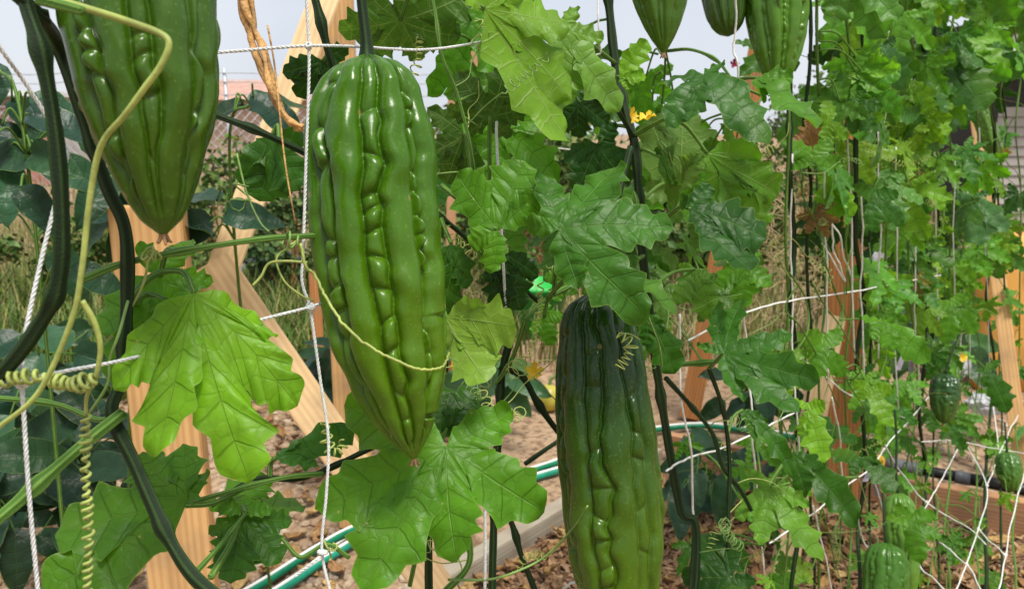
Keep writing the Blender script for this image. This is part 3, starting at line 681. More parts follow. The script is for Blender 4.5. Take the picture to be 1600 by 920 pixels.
vM.stem([P(700, 905, .62), P(760, 905, .63), P(800, 895, .63), P(850, 870, .64), P(895, 825, .62), P(918, 790, .59)], .0011, .0008, M_TENDG, ribs=0, nodes=False)
# stems, centre vine
vC.stem([P(940, -90, .80), P(952, 10, .80), P(962, 100, .80), P(980, 180, .79), P(992, 225, .78), P(998, 290, .78), P(1005, 400, .80), P(1030, 600, .84), P(1062, 790, .86), P(1085, 900, .86), vC.loc], .0050, .0050)
vC.stem([P(880, 85, .70), P(920, 120, .70), P(960, 165, .74), P(990, 215, .78)], .0026, .0022)
vC.stem([P(990, 212, .78), P(1030, 190, .76), P(1065, 175, .74), P(1100, 150, .72)], .0022, .0018, M_STEML)
vC.stem([P(1042, 340, .74), P(1005, 345, .76), P(990, 300, .78)], .0020, .0022, M_STEML)
vC.stem([P(1020, 580, .84), P(1060, 570, .83), P(1100, 567, .82), P(1150, 560, .84)], .0034, .0030, M_STEML)
vC.stem([P(1040, 590, .84), P(1085, 640, .86), P(1115, 680, .87), P(1130, 730, .88), P(1160, 770, .9), P(1200, 850, .95)], .0028, .0026)
vC.stem([P(1108, 575, .84), P(1130, 640, .86), P(1140, 720, .88), P(1138, 820, .88), P(1140, 930, .88)], .0026, .0026)
vC.stem([P(1040, 80, .82), P(1080, 78, .8), P(1120, 95, .8), P(1150, 130, .8), P(1190, 150, .82)], .0018, .0016, M_STEML)
vC.stem([P(820, 500, .66), P(850, 470, .68), P(905, 440, .70), P(960, 420, .72), P(1005, 400, .79)], .0020, .0022, M_STEML)
vC.stem([P(820, 500, .66), P(800, 560, .68), P(775, 600, .70)], .0022, .0020, M_STEML)

# ---- hero leaves: left
hero(vL, (303, 458), .44, [(178, 602), (248, 704), (396, 748), (468, 630), (438, 520)], BRIGHT, (.15, .5), [(199, 470, .435), (240, 430, .46), (285, 425, .46)], sinus=(.74, .24, .74, .8), bulge=.15, toothamp=.26, shape=dict(fold=.10, droop=.14, wave=.05), K2=28)
hero(vL, (262, 470), .45, [(188, 492), (205, 560)], MIDC, (.2, .5), [(199, 480, .435), (230, 460, .46)], bulge=.2)
hero(vL, (250, 430), .50, [(335, 440), (300, 372), (215, 378), (150, 520), (172, 590), (300, 500)], MIDC, (0, .3), None, flip=False)
hero(vL, (290, 790), .52, [(80, 828), (58, 925), (222, 702), (285, 690), (322, 735)], MIDC, (-.1, .4), [(385, 760, .55), (335, 785, .53)], sinus=.5, bulge=.34, shape=dict(fold=.1, droop=.1, wave=.05))
hero(vL, (378, 806), .54, [(345, 880), (360, 905), (440, 872), (458, 808), (415, 785), (325, 830)], DEEP, (0, .6), [(330, 900, .44), (360, 850, .5)], bulge=.33, sinus=.55)
hero(vL, (380, 800), .535, [(343, 778), (372, 765), (425, 790)], MIDC, (0, .9), None, bulge=.4, sinus=.6)
hero(vM, (430, 715), .58, [(556, 664), (500, 720), (470, 690)], BLUE, (.1, 1.1), None, bulge=.2)
hero(vM, (345, 800), .58, [(310, 770), (420, 735), (480, 770), (420, 800)], MIDC, (0, 1.), None, bulge=.32)
hero(vM, (425, 212), .60, [(372, 288), (400, 312), (466, 297), (474, 222)], BLUE, (-.2, .2), None, bulge=.36, sinus=.55, shape=dict(fold=.16, droop=.2, wave=.05))
# ---- below and right of the main melon
hero(vM, (697, 699), .565, [(488, 786), (562, 917), (714, 874), (852, 795), (800, 640), (536, 626)], MIDC, (0, .45), [(690, 745, .66), (660, 670, .62), (678, 690, .59)], sinus=.42, bulge=.25, toothamp=.24, shape=dict(fold=.10, droop=.12, wave=.05), K2=30)
hero(vM, (690, 682), .60, [(744, 604), (738, 640), (690, 600)], DEEP, (0, .1), None, bulge=.36)
hero(vM, (697, 497), .57, [(715, 555), (765, 597), (812, 512), (765, 482)], (.20, .36, .04), (-.45, .1), [(668, 325, .64), (690, 420, .62), (690, 470, .59)], flip=True, bulge=.33, sinus=.6, shape=dict(fold=-.12, droop=-.15, wave=.04))
hero(vM, (705, 380), .62, [(700, 500), (735, 450), (690, 440)], DEEP, (.5, .2), None, bulge=.3)
hero(vM, (777, 358), .60, [(712, 270), (818, 248), (842, 305), (768, 426), (735, 385)], MIDC, (-.15, .3), [(690, 290, .64), (725, 320, .62), (745, 345, .61)], bulge=.34, sinus=.5, shape=dict(fold=.1, droop=.1, wave=.05))
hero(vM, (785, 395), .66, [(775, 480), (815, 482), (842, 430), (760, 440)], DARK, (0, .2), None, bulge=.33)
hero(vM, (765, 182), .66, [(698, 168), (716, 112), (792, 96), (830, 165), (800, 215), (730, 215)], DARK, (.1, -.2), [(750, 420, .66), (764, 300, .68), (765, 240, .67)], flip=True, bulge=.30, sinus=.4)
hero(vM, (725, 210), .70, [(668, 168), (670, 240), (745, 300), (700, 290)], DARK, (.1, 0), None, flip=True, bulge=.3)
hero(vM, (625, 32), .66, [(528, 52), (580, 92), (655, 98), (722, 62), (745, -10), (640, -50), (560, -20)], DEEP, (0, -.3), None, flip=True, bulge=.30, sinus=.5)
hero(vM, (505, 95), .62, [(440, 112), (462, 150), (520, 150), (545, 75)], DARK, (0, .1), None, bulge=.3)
# ---- big bright hanging leaves, top centre
hero(vC, (757, 14), .60, [(700, -30), (872, 226), (884, 158), (885, 40), (820, -40)], (.15, .33, .010), (.45, .25), [(650, -70, .60), (690, -25, .6)], flip=True, bulge=.27, sinus=.42, shape=dict(fold=-.16, droop=-.1, wave=.05), pr=.0022, K2=28)
hero(vC, (878, 45), .66, [(900, 10), (975, 168), (884, 160), (945, 60)], (.125, .26, .03), (.3, .5), [(962, 100, .80), (910, 60, .7)], bulge=.24, sinus=.45)
hero(vC, (905, 160), .78, [(868, 205), (905, 215), (950, 195), (945, 125), (860, 140)], DARK, (0, .1), None, bulge=.33)
hero(vC, (935, 225), .80, [(880, 250), (900, 300), (985, 285), (960, 190)], DARK, (0, .2), None, bulge=.33)
hero(vC, (968, 120), .74, [(1012, 60), (985, 140), (1010, 120)], BRIGHT, (0, .2), None, bulge=.3)
hero(vC, (1100, 117), .70, [(1018, 125), (1040, 180), (1075, 175), (1206, 188), (1130, 95)], BLUE, (0, 1.0), [(1040, 188, .76), (1075, 165, .73)], bulge=.26, sinus=.4)
hero(vC, (1182, 122), .74, [(1278, 172), (1240, 118), (1190, 150)], MIDC, (0, 1.3), None, bulge=.24)
hero(vC, (874, 358), .58, [(818, 350), (846, 268), (965, 238), (1053, 348), (1015, 478), (905, 450)], (.050, .160, .014), (-.1, .55), [(1005, 400, .79), (940, 430, .66), (895, 400, .60)], sinus=.42, bulge=.23, toothamp=.24, shape=dict(fold=.16, droop=.18, wave=.06), K2=30)
hero(vC, (905, 372), .62, [(925, 462), (900, 430), (935, 420)], MIDC, (.6, 0), None, flip=True, bulge=.25)
hero(vC, (935, 395), .60, [(1065, 470), (1000, 400), (960, 440)], (.085, .22, .02), (.1, 1.0), None, bulge=.2)
hero(vC, (1012, 490), .70, [(1058, 582), (1035, 520), (1010, 540)], DEEP, (.2, .2), None, bulge=.3)
hero(vC, (1078, 326), .68, [(1062, 308), (1112, 286), (1198, 362), (1172, 414), (1120, 370)], (.030, .112, .014), (-.1, .6), None, bulge=.31, sinus=.55)
hero(vC, (1105, 240), .78, [(1190, 250), (1222, 302), (1206, 352), (1150, 330), (1090, 262)], MIDC, (.2, .2), None, flip=True, bulge=.28, sinus=.6)
hero(vC, (1062, 300), .84, [(1005, 300), (1005, 185), (1060, 175), (1090, 240)], (.10, .20, .04), (-.2, -.2), None, flip=True, bulge=.36, sinus=.65)
hero(vC, (1030, 245), .76, [(1075, 320), (1025, 230), (1060, 290)], DEEP, (.6, .2), None, bulge=.16)
hero(vC, (1165, 410), .86, [(1122, 448), (1160, 478), (1205, 445), (1190, 395), (1130, 392)], MIDC, (0, .4), None, bulge=.32)
hero(vC, (1085, 420), .86, [(1055, 470), (1110, 490), (1115, 440), (1060, 415)], (.1, .23, .025), (0, .4), None, bulge=.32)
hero(vC, (1131, 551), .76, [(1088, 538), (1120, 472), (1160, 462), (1238, 518), (1282, 592), (1249, 642), (1160, 626)], BLUE, (-.1, .5), [(1108, 575, .84), (1118, 565, .8)], sinus=.34, bulge=.19, shape=dict(fold=.1, droop=.12, wave=.04), K2=26)
hero(vC, (1204, 761), .92, [(1162, 730), (1147, 806), (1186, 848), (1287, 868), (1265, 790)], (.10, .235, .022), (0, .4), [(1340, 745, 1.1), (1260, 750, .97)], sinus=.30, bulge=.22)
hero(vC, (1236, 706), .96, [(1342, 797), (1290, 735), (1260, 770)], DEEP, (0, 1.0), None, bulge=.2)
hero(vC, (1142, 902), .86, [(1064, 898), (1092, 828), (1130, 822), (1182, 905), (1150, 960)], DARK, (0, .3), None, bulge=.34, sinus=.5)
hero(vC, (1160, 640), .92, [(1250, 730), (1200, 660), (1180, 690)], DEEP, (.3, .6), None, bulge=.16)
hero(vC, (880, 430), .74, [(850, 430), (868, 470), (900, 460), (890, 410)], MIDC, (0, .2), None, bulge=.35)
hero(vC, (850, 495), .72, [(830, 520), (862, 540), (880, 490), (855, 470)], MIDC, (0, .1), None, bulge=.35)

# ---- right curtain: four vines with stems down to the soil
RV = []
for k, (cx, lab) in enumerate(((1242, 'vine with a thick upright dark stem left of the orange frame leg'), (1345, 'vine in front of the orange frame leg, dense pale leaves'),
                               (1440, 'dense leafy vine in the middle of the right curtain'), (1545, 'rightmost leafy vine hanging in front of the house siding'))):
    gp = T(cx, 900, .02); v = Vine((gp[0], gp[1], 0), lab); RV.append(v)
    for dx, rr, dep in ((0, .0042, .03), (22, .0026, .06), (-16, .002, .01), (42, .0022, .05)):
        pts = []
        for y in range(-160, 1000, 90):
            pts.append(T(cx + dx + random.uniform(-9, 9), y, dep + random.uniform(-.02, .02)))
        pts.append(np.array([pts[-1][0], pts[-1][1], -.01]))
        v.stem(pts, rr, rr * .9, M_STEM if dx in (0, 22) else M_STEML, per=6)
    for q in range(9):   # pale side shoots wandering across the net
        x, y = cx + random.uniform(-40, 50), random.uniform(60, 860); pts = []
        for j in range(6): pts.append(T(x, y, random.uniform(-.08, .03))); x += random.uniform(-22, 30); y += random.uniform(15, 75)
        v.stem(pts, .0015, .001, M_STEML, per=6, ribs=0)
VAR = []
for k in range(16):
    V, Q, Tr, UV, F2 = leaf_mesh(std_tips(.066, 300 + k), seed=300 + k, K1=4, K2=21, Ms=3, sinus=random.uniform(.24, .38), bulge=random.uniform(.20, .26),
                                 toothamp=.36, shape=dict(fold=.2, droop=random.uniform(.1, .4), wave=random.uniform(.02, .045), curl=random.uniform(-.05, .08)))
    VAR.append(mk('leaf', V, Q, Tr, M_LEAF, uvs={'UVMap': UV, 'Flat': F2}, link=False))
def rleaf(v, J, scale, col, tipdir, nrm, petiole=True):
    nrm = nrm / np.linalg.norm(nrm); ey = tipdir - nrm * (tipdir @ nrm); ey /= np.linalg.norm(ey); ex = np.cross(ey, nrm)
    mw = Matrix(((ex[0], ey[0], nrm[0], J[0]), (ex[1], ey[1], nrm[1], J[1]), (ex[2], ey[2], nrm[2], J[2]), (0, 0, 0, 1))) @ Matrix.Scale(scale, 4)
    S_ = v.nearest(J + np.array([0, 0, .03])); dv = J - S_
    if np.linalg.norm(dv) > .16: S_ = J - dv / np.linalg.norm(dv) * .16
    pet = [S_, (S_ + J) / 2 + np.array([0, 0, .018]) - nrm * .006, J] if petiole else None
    v.leaf(random.choice(VAR), mw, col, pet, .0011)
def jit(c, s=.18):
    k = 1 + random.uniform(-s, s); return (c[0] * k * random.uniform(.85, 1.15), c[1] * k, c[2] * k * random.uniform(.7, 1.3))
PAL = [(.13, .30, .020), (.11, .275, .020), (.09, .24, .026), (.075, .21, .028), (.16, .335, .018), (.05, .155, .016)]
def curtain(nleaf, xr, yr, off, size, keep=None, cols=PAL, vset=RV):
    for k in range(nleaf):
        for _ in range(30):
            px_, py_ = random.uniform(*xr), random.uniform(*yr)
            if 1268 < px_ < 1348 and py_ > 360 and random.random() < .85: continue
            if keep is None or keep(px_, py_): break
        o_ = random.uniform(*off); J = T(px_, py_, o_)
        v = min(vset, key=lambda vv: abs(np.vstack(vv.path)[:, 0].mean() - J[0]))
        toC = CPOS - J; toC /= np.linalg.norm(toC)
        nrm = toC * 1.0 + np.array([random.gauss(0, .45), random.gauss(0, .3), .35 + random.gauss(0, .35)])
        td = np.array([random.gauss(0, .5), random.gauss(-.1, .4), -1.0])
        rleaf(v, J, random.uniform(*size), jit(random.choice(cols)), td, nrm)
def inside_main(x, y):
    edge = np.interp(y, [-60, 150, 300, 420, 560], [1640, 1560, 1590, 1600, 1590])
    lo = np.interp(y, [-60, 120, 200, 300, 420, 560], [1310, 1305, 1240, 1265, 1270, 1240])
    return lo < x < edge
curtain(80, (1225, 1640), (-60, 400), (-.10, .14), (.75, 1.3), inside_main)
curtain(34, (1240, 1640), (330, 560), (-.08, .14), (.7, 1.15), inside_main)
curtain(34, (1225, 1600), (520, 700), (-.05, .12), (.65, 1.0))
curtain(34, (1200, 1590), (690, 920), (-.05, .12), (.28, .65))
curtain(16, (1500, 1640), (-60, 130), (-.25, .05), (1.0, 1.5), cols=PAL[1:4])
curtain(34, (1270, 1600), (-60, 420), (.2, .4), (1.0, 1.4), cols=[DARK, DARK, DEEP])  # back row coloured dark to stand in for the shaded interior
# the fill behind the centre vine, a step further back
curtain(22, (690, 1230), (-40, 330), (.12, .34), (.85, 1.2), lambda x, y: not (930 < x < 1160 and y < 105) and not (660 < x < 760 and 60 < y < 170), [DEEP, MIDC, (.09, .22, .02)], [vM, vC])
curtain(14, (850, 1230), (280, 520), (.12, .34), (.75, 1.1), None, [DEEP, MIDC, (.09, .2, .03)], [vC])
curtain(10, (1030, 1230), (620, 900), (.05, .25), (.45, .8), None, [DEEP, MIDC], [vC])
curtain(9, (1260, 1590), (180, 700), (-.03, .1), (.35, .7), None, [(.30, .19, .06), (.34, .28, .06), (.22, .12, .05)])
# big leaves that stand out in the curtain
for j, d, tips, col, tl in (((1475, 70), 1.45, [(1490, 142), (1542, 160), (1460, 110), (1535, 100)], BLUE, (0, .5)),
                    ((1380, 72), 1.2, [(1372, 118), (1420, 132), (1400, 60), (1345, 70)], (.06, .16, .045), (0, .5)),
                    ((1425, 125), 1.3, [(1403, 150), (1410, 172), (1430, 160), (1452, 175)], BRIGHT, (0, .4)),
                    ((1340, 165), 1.05, [(1312, 160), (1350, 140), (1380, 165), (1368, 205), (1330, 205)], DEEP, (0, .4)),
                    ((1300, 190), 1.0, [(1275, 180), (1290, 228), (1325, 215), (1290, 150)], BRIGHT, (0, .4)),
                    ((1270, 250), 1.0, [(1222, 215), (1228, 262), (1268, 265), (1320, 255), (1300, 215)], MIDC, (0, .3)),
                    ((1300, 288), 1.08, [(1278, 270), (1272, 318), (1300, 345), (1335, 330), (1325, 275)], BRIGHT, (0, .5)),
                    ((1365, 310), 1.12, [(1335, 290), (1362, 360), (1412, 345), (1405, 300)], BLUE, (0, .4)),
                    ((1452, 290), 1.4, [(1412, 290), (1420, 318), (1445, 310), (1472, 325), (1445, 278)], BRIGHT, (0, .5)),
                    ((1522, 308), 1.7, [(1482, 300), (1500, 345), (1530, 380), (1575, 355), (1545, 300)], (.06, .16, .045), (0, .5)),
                    ((1380, 505), 1.2, [(1345, 490), (1362, 528), (1400, 545), (1455, 548), (1400, 490)], MIDC, (0, .8)),
                    ((1292, 545), 1.1, [(1255, 515), (1268, 590), (1320, 585), (1315, 512)], MIDC, (0, .5)),
                    ((1360, 605), 1.2, [(1332, 595), (1342, 625), (1390, 660), (1395, 610)], BRIGHT, (0, .5)),
                    ((1490, 480), 1.6, [(1445, 470), (1480, 535), (1525, 520), (1510, 455)], MIDC, (0, .5)),
                    ((1545, 580), 1.75, [(1522, 580), (1535, 602), (1575, 640), (1560, 560)], DEEP, (0, .5)),
                    ((1425, 815), 1.28, [(1383, 805), (1400, 785), (1472, 835), (1440, 872), (1462, 800)], MIDC, (0, .5)),
                    ((1262, 640), 1.02, [(1240, 620), (1250, 680), (1285, 720), (1290, 630)], BRIGHT, (0, .4)),
                    ((1345, 715), 1.15, [(1290, 700), (1380, 720), (1400, 760), (1330, 740)], DEEP, (0, .9))):
    v = RV[0] if j[0] < 1295 else RV[1] if j[0] < 1395 else RV[2] if j[0] < 1500 else RV[3]
    hero(v, j, d, tips, col, tl, None, bulge=.30, sinus=.42, K1=4, K2=18, Ms=3, pr=.0012)

# ---- flowers and buds
vC.flower(P(985, 184, .765), .0085, up=(.5, -.5, .3)); vC.flower(P(1012, 188, .76), .0085, up=(-.2, -.3, .9)); vM.flower(P(835, 583, .70), .009)
RV[3].flower(P(1535, 80, 1.55), .013); RV[2].flower(P(1435, 373, 1.49), .010, up=(0, -.3, -.9)); RV[2].flower(P(1503, 560, 1.7), .011)
RV[0].flower(P(1147, 103, 1.3), .009, M_PINK)

# ---- tendrils
def onfruit(px, py, d): return P(px, py, d)
vL.tendril(cr_path([P(60, -8, .315), P(130, 12, .312), P(200, 34, .310), P(252, 54, .309), P(264, 72, .309), P(250, 105, .310), P(228, 135, .312), P(195, 180, .316), P(165, 215, .32), P(150, 255, .325), P(138, 330, .33), P(128, 420, .335), P(112, 500, .34), P(62, 610, .345), P(0, 665, .35), P(-40, 690, .35)], 10), .0015, .0012)
vL.tendril(cr_path([P(128, 470, .34), P(148, 505, .345), P(157, 545, .35), P(150, 590, .355)], 10), .0014, .0011)
vL.tendril(coil([P(150, 592, .355), P(110, 600, .357), P(60, 588, .358), P(8, 592, .358)], .0028, .0036), .0011, .0010)
vL.tendril(np.vstack([cr_path([P(150, 592, .355), P(136, 618, .37), P(134, 650, .375)], 6), coil([P(134, 650, .375), P(134, 740, .378), P(138, 830, .378), P(136, 930, .378)], .0018, .0042)]), .0009, .0009)
vL.tendril(cr_path([P(200, 470, .42), P(186, 520, .41), P(172, 560, .41), P(168, 600, .41), P(140, 645, .42)], 8), .0009, .0008, M_TENDG)
vL.tendril(coil([P(228, 395, .425), P(238, 400, .428), P(245, 396, .43)], .0035, .0022), .0007, .0006)
vL.tendril(cr_path([P(232, 400, .425), P(225, 440, .43), P(205, 480, .43), P(190, 490, .43)], 8), .0009, .0006)
vM.tendril(cr_path([P(470, 380, .472), P(478, 415, .474), P(492, 430, .476), P(508, 462, .473), P(532, 500, .468), P(560, 528, .462), P(592, 550, .458), P(618, 562, .457), P(650, 576, .460), P(680, 576, .470), P(694, 570, .482), P(702, 550, .51)], 8) + rng.normal(0, .0003, (89, 3)), .0010, .0008)
vM.tendril(cr_path([P(480, 410, .475), P(445, 408, .47), P(420, 412, .47), P(408, 432, .47), P(395, 446, .47)], 8), .0009, .0008)
vM.tendril(cr_path([P(470, 372, .49), P(452, 385, .48), P(432, 405, .475), P(445, 440, .475), P(472, 462, .48), P(490, 470, .49)], 8), .0008, .0006)
vM.tendril(coil([P(440, 372, .468), P(455, 376, .47), P(470, 380, .47)], .004, .006), .0007, .0006, M_TENDG)
vM.tendril(cr_path([P(370, 240, .5), P(385, 300, .5), P(405, 345, .5), P(420, 362, .495)], 8), .0007, .0006, M_TENDG)
vM.tendril(coil([P(385, 290, .5), P(372, 320, .5), P(385, 325, .5)], .006, .010), .0006, .0005, M_TENDG)
vM.tendril(cr_path([P(418, 40, .55), P(430, 110, .55), P(445, 250, .54), P(462, 350, .53)], 8), .0007, .0006, M_HUSK)
vM.tendril(coil([P(508, 660, .50), P(514, 700, .50), P(530, 705, .505), P(538, 690, .51)], .003, .005), .0007, .0006)
vM.tendril(coil([P(502, 855, .5), P(520, 850, .5), P(508, 868, .5)], .0035, .006), .0008, .0006)
vM.tendril(cr_path([P(545, 870, .51), P(510, 850, .5), P(470, 870, .5), P(440, 840, .5)], 8), .0017, .0012, M_STEML)
for a, b_, rr in (((752, 610), (760, 650), .004), ((812, 640), (800, 655), .004), ((640, 130), (655, 60), .003), ((740, 60), (755, 85), .005), ((745, 30), (752, 62), .003), ((845, 440), (825, 560), .002)):
    vM.tendril(coil([P(*a, .62), P((a[0] + b_[0]) / 2 + 6, (a[1] + b_[1]) / 2, .625), P(*b_, .63)], rr, .006), .0006, .0005)
# curl lying on the dark melon
vC.tendril(np.vstack([cr_path([P(1000, 530, .600), P(985, 522, .595), P(968, 520, .592)], 6), coil([P(968, 522, .590), P(985, 540, .590), P(978, 560, .588), P(966, 575, .588)], .004, .0045)]), .0006, .0005)
vC.tendril(cr_path([P(945, 465, .61), P(962, 476, .605), P(985, 470, .61), P(1000, 462, .62)], 8), .0007, .0006, M_TENDG)
vC.tendril(cr_path([P(1010, 480, .62), P(1015, 500, .62), P(1030, 540, .64), P(1035, 575, .66)], 8), .0009, .0007, M_TENDG)
def rtend(v, J, L, r=.0006):
    d = np.array([random.gauss(0, .6), random.gauss(0, .5), random.gauss(-.3, .8)]); d /= np.linalg.norm(d)
    p = [J]; 
    for k in range(4): d = d + np.array([random.gauss(0, .45), random.gauss(0, .45), random.gauss(-.05, .4)]); d /= np.linalg.norm(d); p.append(p[-1] + d * L / 4)
    if random.random() < .5: path = cr_path(p, 8)
    else: path = np.vstack([cr_path(p[:3], 8)[:-1], coil(p[2:], random.uniform(.002, .006), random.uniform(.004, .009), 8)])
    v.tendril(path, r, r * .6, random.choice((M_TEND, M_TENDG, M_TEND)))
for k in range(95):
    px_, py_ = random.uniform(1040, 1590), random.uniform(80, 900)
    if px_ < 1230 and py_ < 250: continue
    J = T(px_, py_, random.uniform(-.02, .08)); v = min(RV + [vC], key=lambda vv: abs(np.vstack(vv.path)[:, 0].mean() - J[0])); rtend(v, v.nearest(J), random.uniform(.06, .16))
for k in range(26):
    rtend(vM, vM.nearest(P(random.uniform(640, 870), random.uniform(100, 900), .66)), random.uniform(.05, .11))
# dried, twisted old vine against the sky
bu = Buf()
for k in range(5):
    o_ = rng.normal(0, .004, (6, 3)); pth = [P(365, -60, .80), P(385, 20, .80), P(402, 80, .80), P(425, 140, .80), P(448, 180, .80), P(468, 205, .80)]
    bu.add(*tube(cr_path(np.array(pth) + o_, 8), taper(41, .0035, .0022) * (1 + .3 * np.sin(np.arange(41) * .9 + k)), 7))
o = bu.build('dried_stem', M_HUSK); tag(o, 'dry brown twisted old stem against the sky, left of the main melon', 'dry stem')

# ================================================================== NET
net = empty('trellis_net', T(480, 1400, 0) * [1, 1, 0], 'white string trellis net with knotted cords', 'net'); NL = np.array(net.location)
def twisted(pts, r=.00115, pitch=.0085):
    p = cr_path(pts, 10); L = np.concatenate([[0], np.cumsum(np.linalg.norm(np.diff(p, axis=0), axis=1))]); n_ = int(L[-1] / pitch * 9)
    s = np.linspace(0, L[-1], n_); q = np.stack([np.interp(s, L, p[:, k]) for k in range(3)], -1); t, Nn, B = frames(q); bu = Buf()
    for k in range(3):
        a = 2 * np.pi * (s / pitch + k / 3); bu.add(*tube(q + .62 * r * (np.cos(a)[:, None] * Nn + np.sin(a)[:, None] * B) - NL, r * .66, 6))
    o = bu.build('cord', M_CORD); o.parent = net
def cord(pts, r=.0011, mat=None):
    p = cr_path(pts, 8); u_ = np.linspace(0, 1, len(p))[:, None]; p = p + rng.normal(0, .0003, p.shape) + sum(rng.normal(0, .0022 / k, 3) * np.sin(math.pi * k * u_ * 2 + rng.uniform(0, 6)) for k in (1, 2, 4)) * np.sin(math.pi * u_); V, Q, Tr, uv = tube(p - NL, r, 7); o = mk('cord', V, Q, Tr, mat or M_CORDT, uvs={'UVMap': uv}); o.parent = net
def knot(at, r=.003, mat=None):
    bu = Buf()
    for k in range(3):
        a = rng.normal(0, 1, 3); a /= np.linalg.norm(a); b_ = np.cross(a, rng.normal(0, 1, 3)); b_ /= np.linalg.norm(b_); u = np.linspace(0, 2 * np.pi, 13)
        bu.add(*tube(np.asarray(at) - NL + r * (np.cos(u)[:, None] * a + np.sin(u)[:, None] * b_), r * .5, 6))
    o = bu.build('knot', mat or M_CORD); o.parent = net
twisted([P(-60, -20, .36), P(0, 75, .375), P(38, 128, .39), P(75, 185, .40), P(104, 235, .40), P(100, 265, .39), P(66, 400, .375), P(38, 530, .367), P(34, 592, .365)], .0009)
twisted([P(34, 592, .365), P(38, 660, .368), P(46, 780, .372), P(60, 930, .38), P(66, 1000, .38)], .0009)
twisted([P(-60, 622, .36), P(0, 604, .363), P(34, 594, .365), P(110, 578, .38), P(190, 563, .405), P(300, 535, .45), P(398, 502, .472), P(486, 479, .49), P(560, 455, .56)], .00082)
twisted([P(478, -90, .482), P(479, 0, .484), P(483, 100, .487), P(478, 260, .487), P(474, 390, .487), P(472, 440, .488), P(485, 479, .49)], .00084)
twisted([P(485, 481, .49), P(500, 590, .492), P(513, 685, .494), P(510, 770, .495), P(503, 860, .497), P(520, 940, .50)], .00084)
twisted([P(300, 86, .47), P(370, 80, .475), P(482, 72, .487), P(570, 74, .535), P(600, 76, .555), P(665, 78, .57), P(740, 68, .62), P(830, 48, .80)], .00084)
twisted([P(460, 900, .49), P(505, 866, .497), P(545, 840, .56), P(640, 800, .75)], .0009)
knot(P(34, 596, .364), .0026); knot(P(485, 480, .489), .0022); knot(P(482, 72, .486), .0018); knot(P(504, 862, .496), .0025)
twisted([P(757, 700, .63), P(758, 850, .63), P(757, 960, .63)], .0011); twisted([P(776, 190, .64), P(777, 240, .64), P(790, 480, .66)], .0011)
cord([P(775, 218, 1.3), P(830, 228, 1.3), P(885, 234, 1.3), P(960, 240, 1.3)], .0009)
cord([P(932, -60, .72), P(934, 30, .72), P(936, 80, .73), P(925, 90, .73)], .00084)
for pl in ([(1150, -60), (1151, 60), (1152, 120), (1158, 300), (1165, 470)], [(1062, 490), (1063, 560), (1070, 640), (1078, 700), (1082, 800), (1100, 930)], [(1160, 470), (1165, 530), (1174, 640), (1180, 740), (1195, 900)],
           [(1238, 240), (1235, 420), (1238, 520), (1245, 640), (1252, 760)], [(1325, 180), (1327, 290), (1330, 400), (1336, 560)], [(1300, 620), (1312, 690), (1321, 758), (1336, 784)],
           [(1075, 532), (1160, 490), (1240, 470), (1350, 452), (1470, 430)], [(1040, 735), (1075, 716), (1150, 690), (1240, 645)], [(880, 920), (925, 888), (1000, 830)],
           [(1430, 330), (1430, 470), (1432, 525), (1440, 640)], [(1345, 300), (1348, 420), (1350, 600)], [(1455, 140), (1462, 300), (1469, 512), (1479, 577), (1487, 637), (1505, 684)], [(1530, 200), (1540, 400), (1550, 600), (1560, 700)],
           [(1477, 585), (1443, 630), (1396, 683), (1359, 732), (1299, 777), (1268, 803), (1200, 850)], [(1591, 648), (1570, 690), (1542, 758)], [(1359, 727), (1380, 797), (1385, 826), (1409, 831)], [(1336, 784), (1349, 842), (1380, 881), (1409, 925)],
           [(1350, 930), (1380, 881), (1411, 837), (1448, 784), (1474, 745), (1505, 685)], [(1380, 690), (1406, 737), (1448, 784), (1510, 821), (1540, 850)], [(1505, 685), (1542, 758), (1529, 826), (1510, 881), (1490, 930)], [(1600, 740), (1590, 780), (1571, 866), (1560, 925)],
           [(1529, 826), (1571, 868)], [(1422, 845), (1440, 884), (1480, 925)], [(1469, 847), (1510, 881), (1535, 925)], [(1440, 690), (1482, 688), (1560, 701), (1620, 712)], [(1288, 320), (1310, 370), (1330, 430)], [(1292, 318), (1300, 380), (1322, 440)], [(1285, 380), (1320, 440)], [(1270, 790), (1282, 830), (1300, 930)],
           [(1288, 250), (1290, 400), (1294, 600)], [(1372, 200), (1374, 380), (1372, 560)], [(1400, 230), (1398, 420), (1404, 640)], [(1492, 250), (1490, 420), (1496, 600)], [(1512, 300), (1516, 480), (1514, 640)], [(1416, 180), (1418, 300)],
           [(1505, 455), (1500, 560)], [(1250, 560), (1340, 620), (1430, 660)]):
    cord([T(x, y, .012 * math.sin(x * .1 + y * .07) + (-.035 if y > 600 else -.03 if 1285 < x else .0)) for x, y in pl], .0012)
for x, y in ((1380, 881), (1448, 784), (1505, 685), (1542, 758), (1510, 881), (1529, 826), (1571, 866), (1359, 730), (1160, 490)): knot(T(x, y, .012 * math.sin(x * .1 + y * .07) - .035), .0026, M_CORDT)
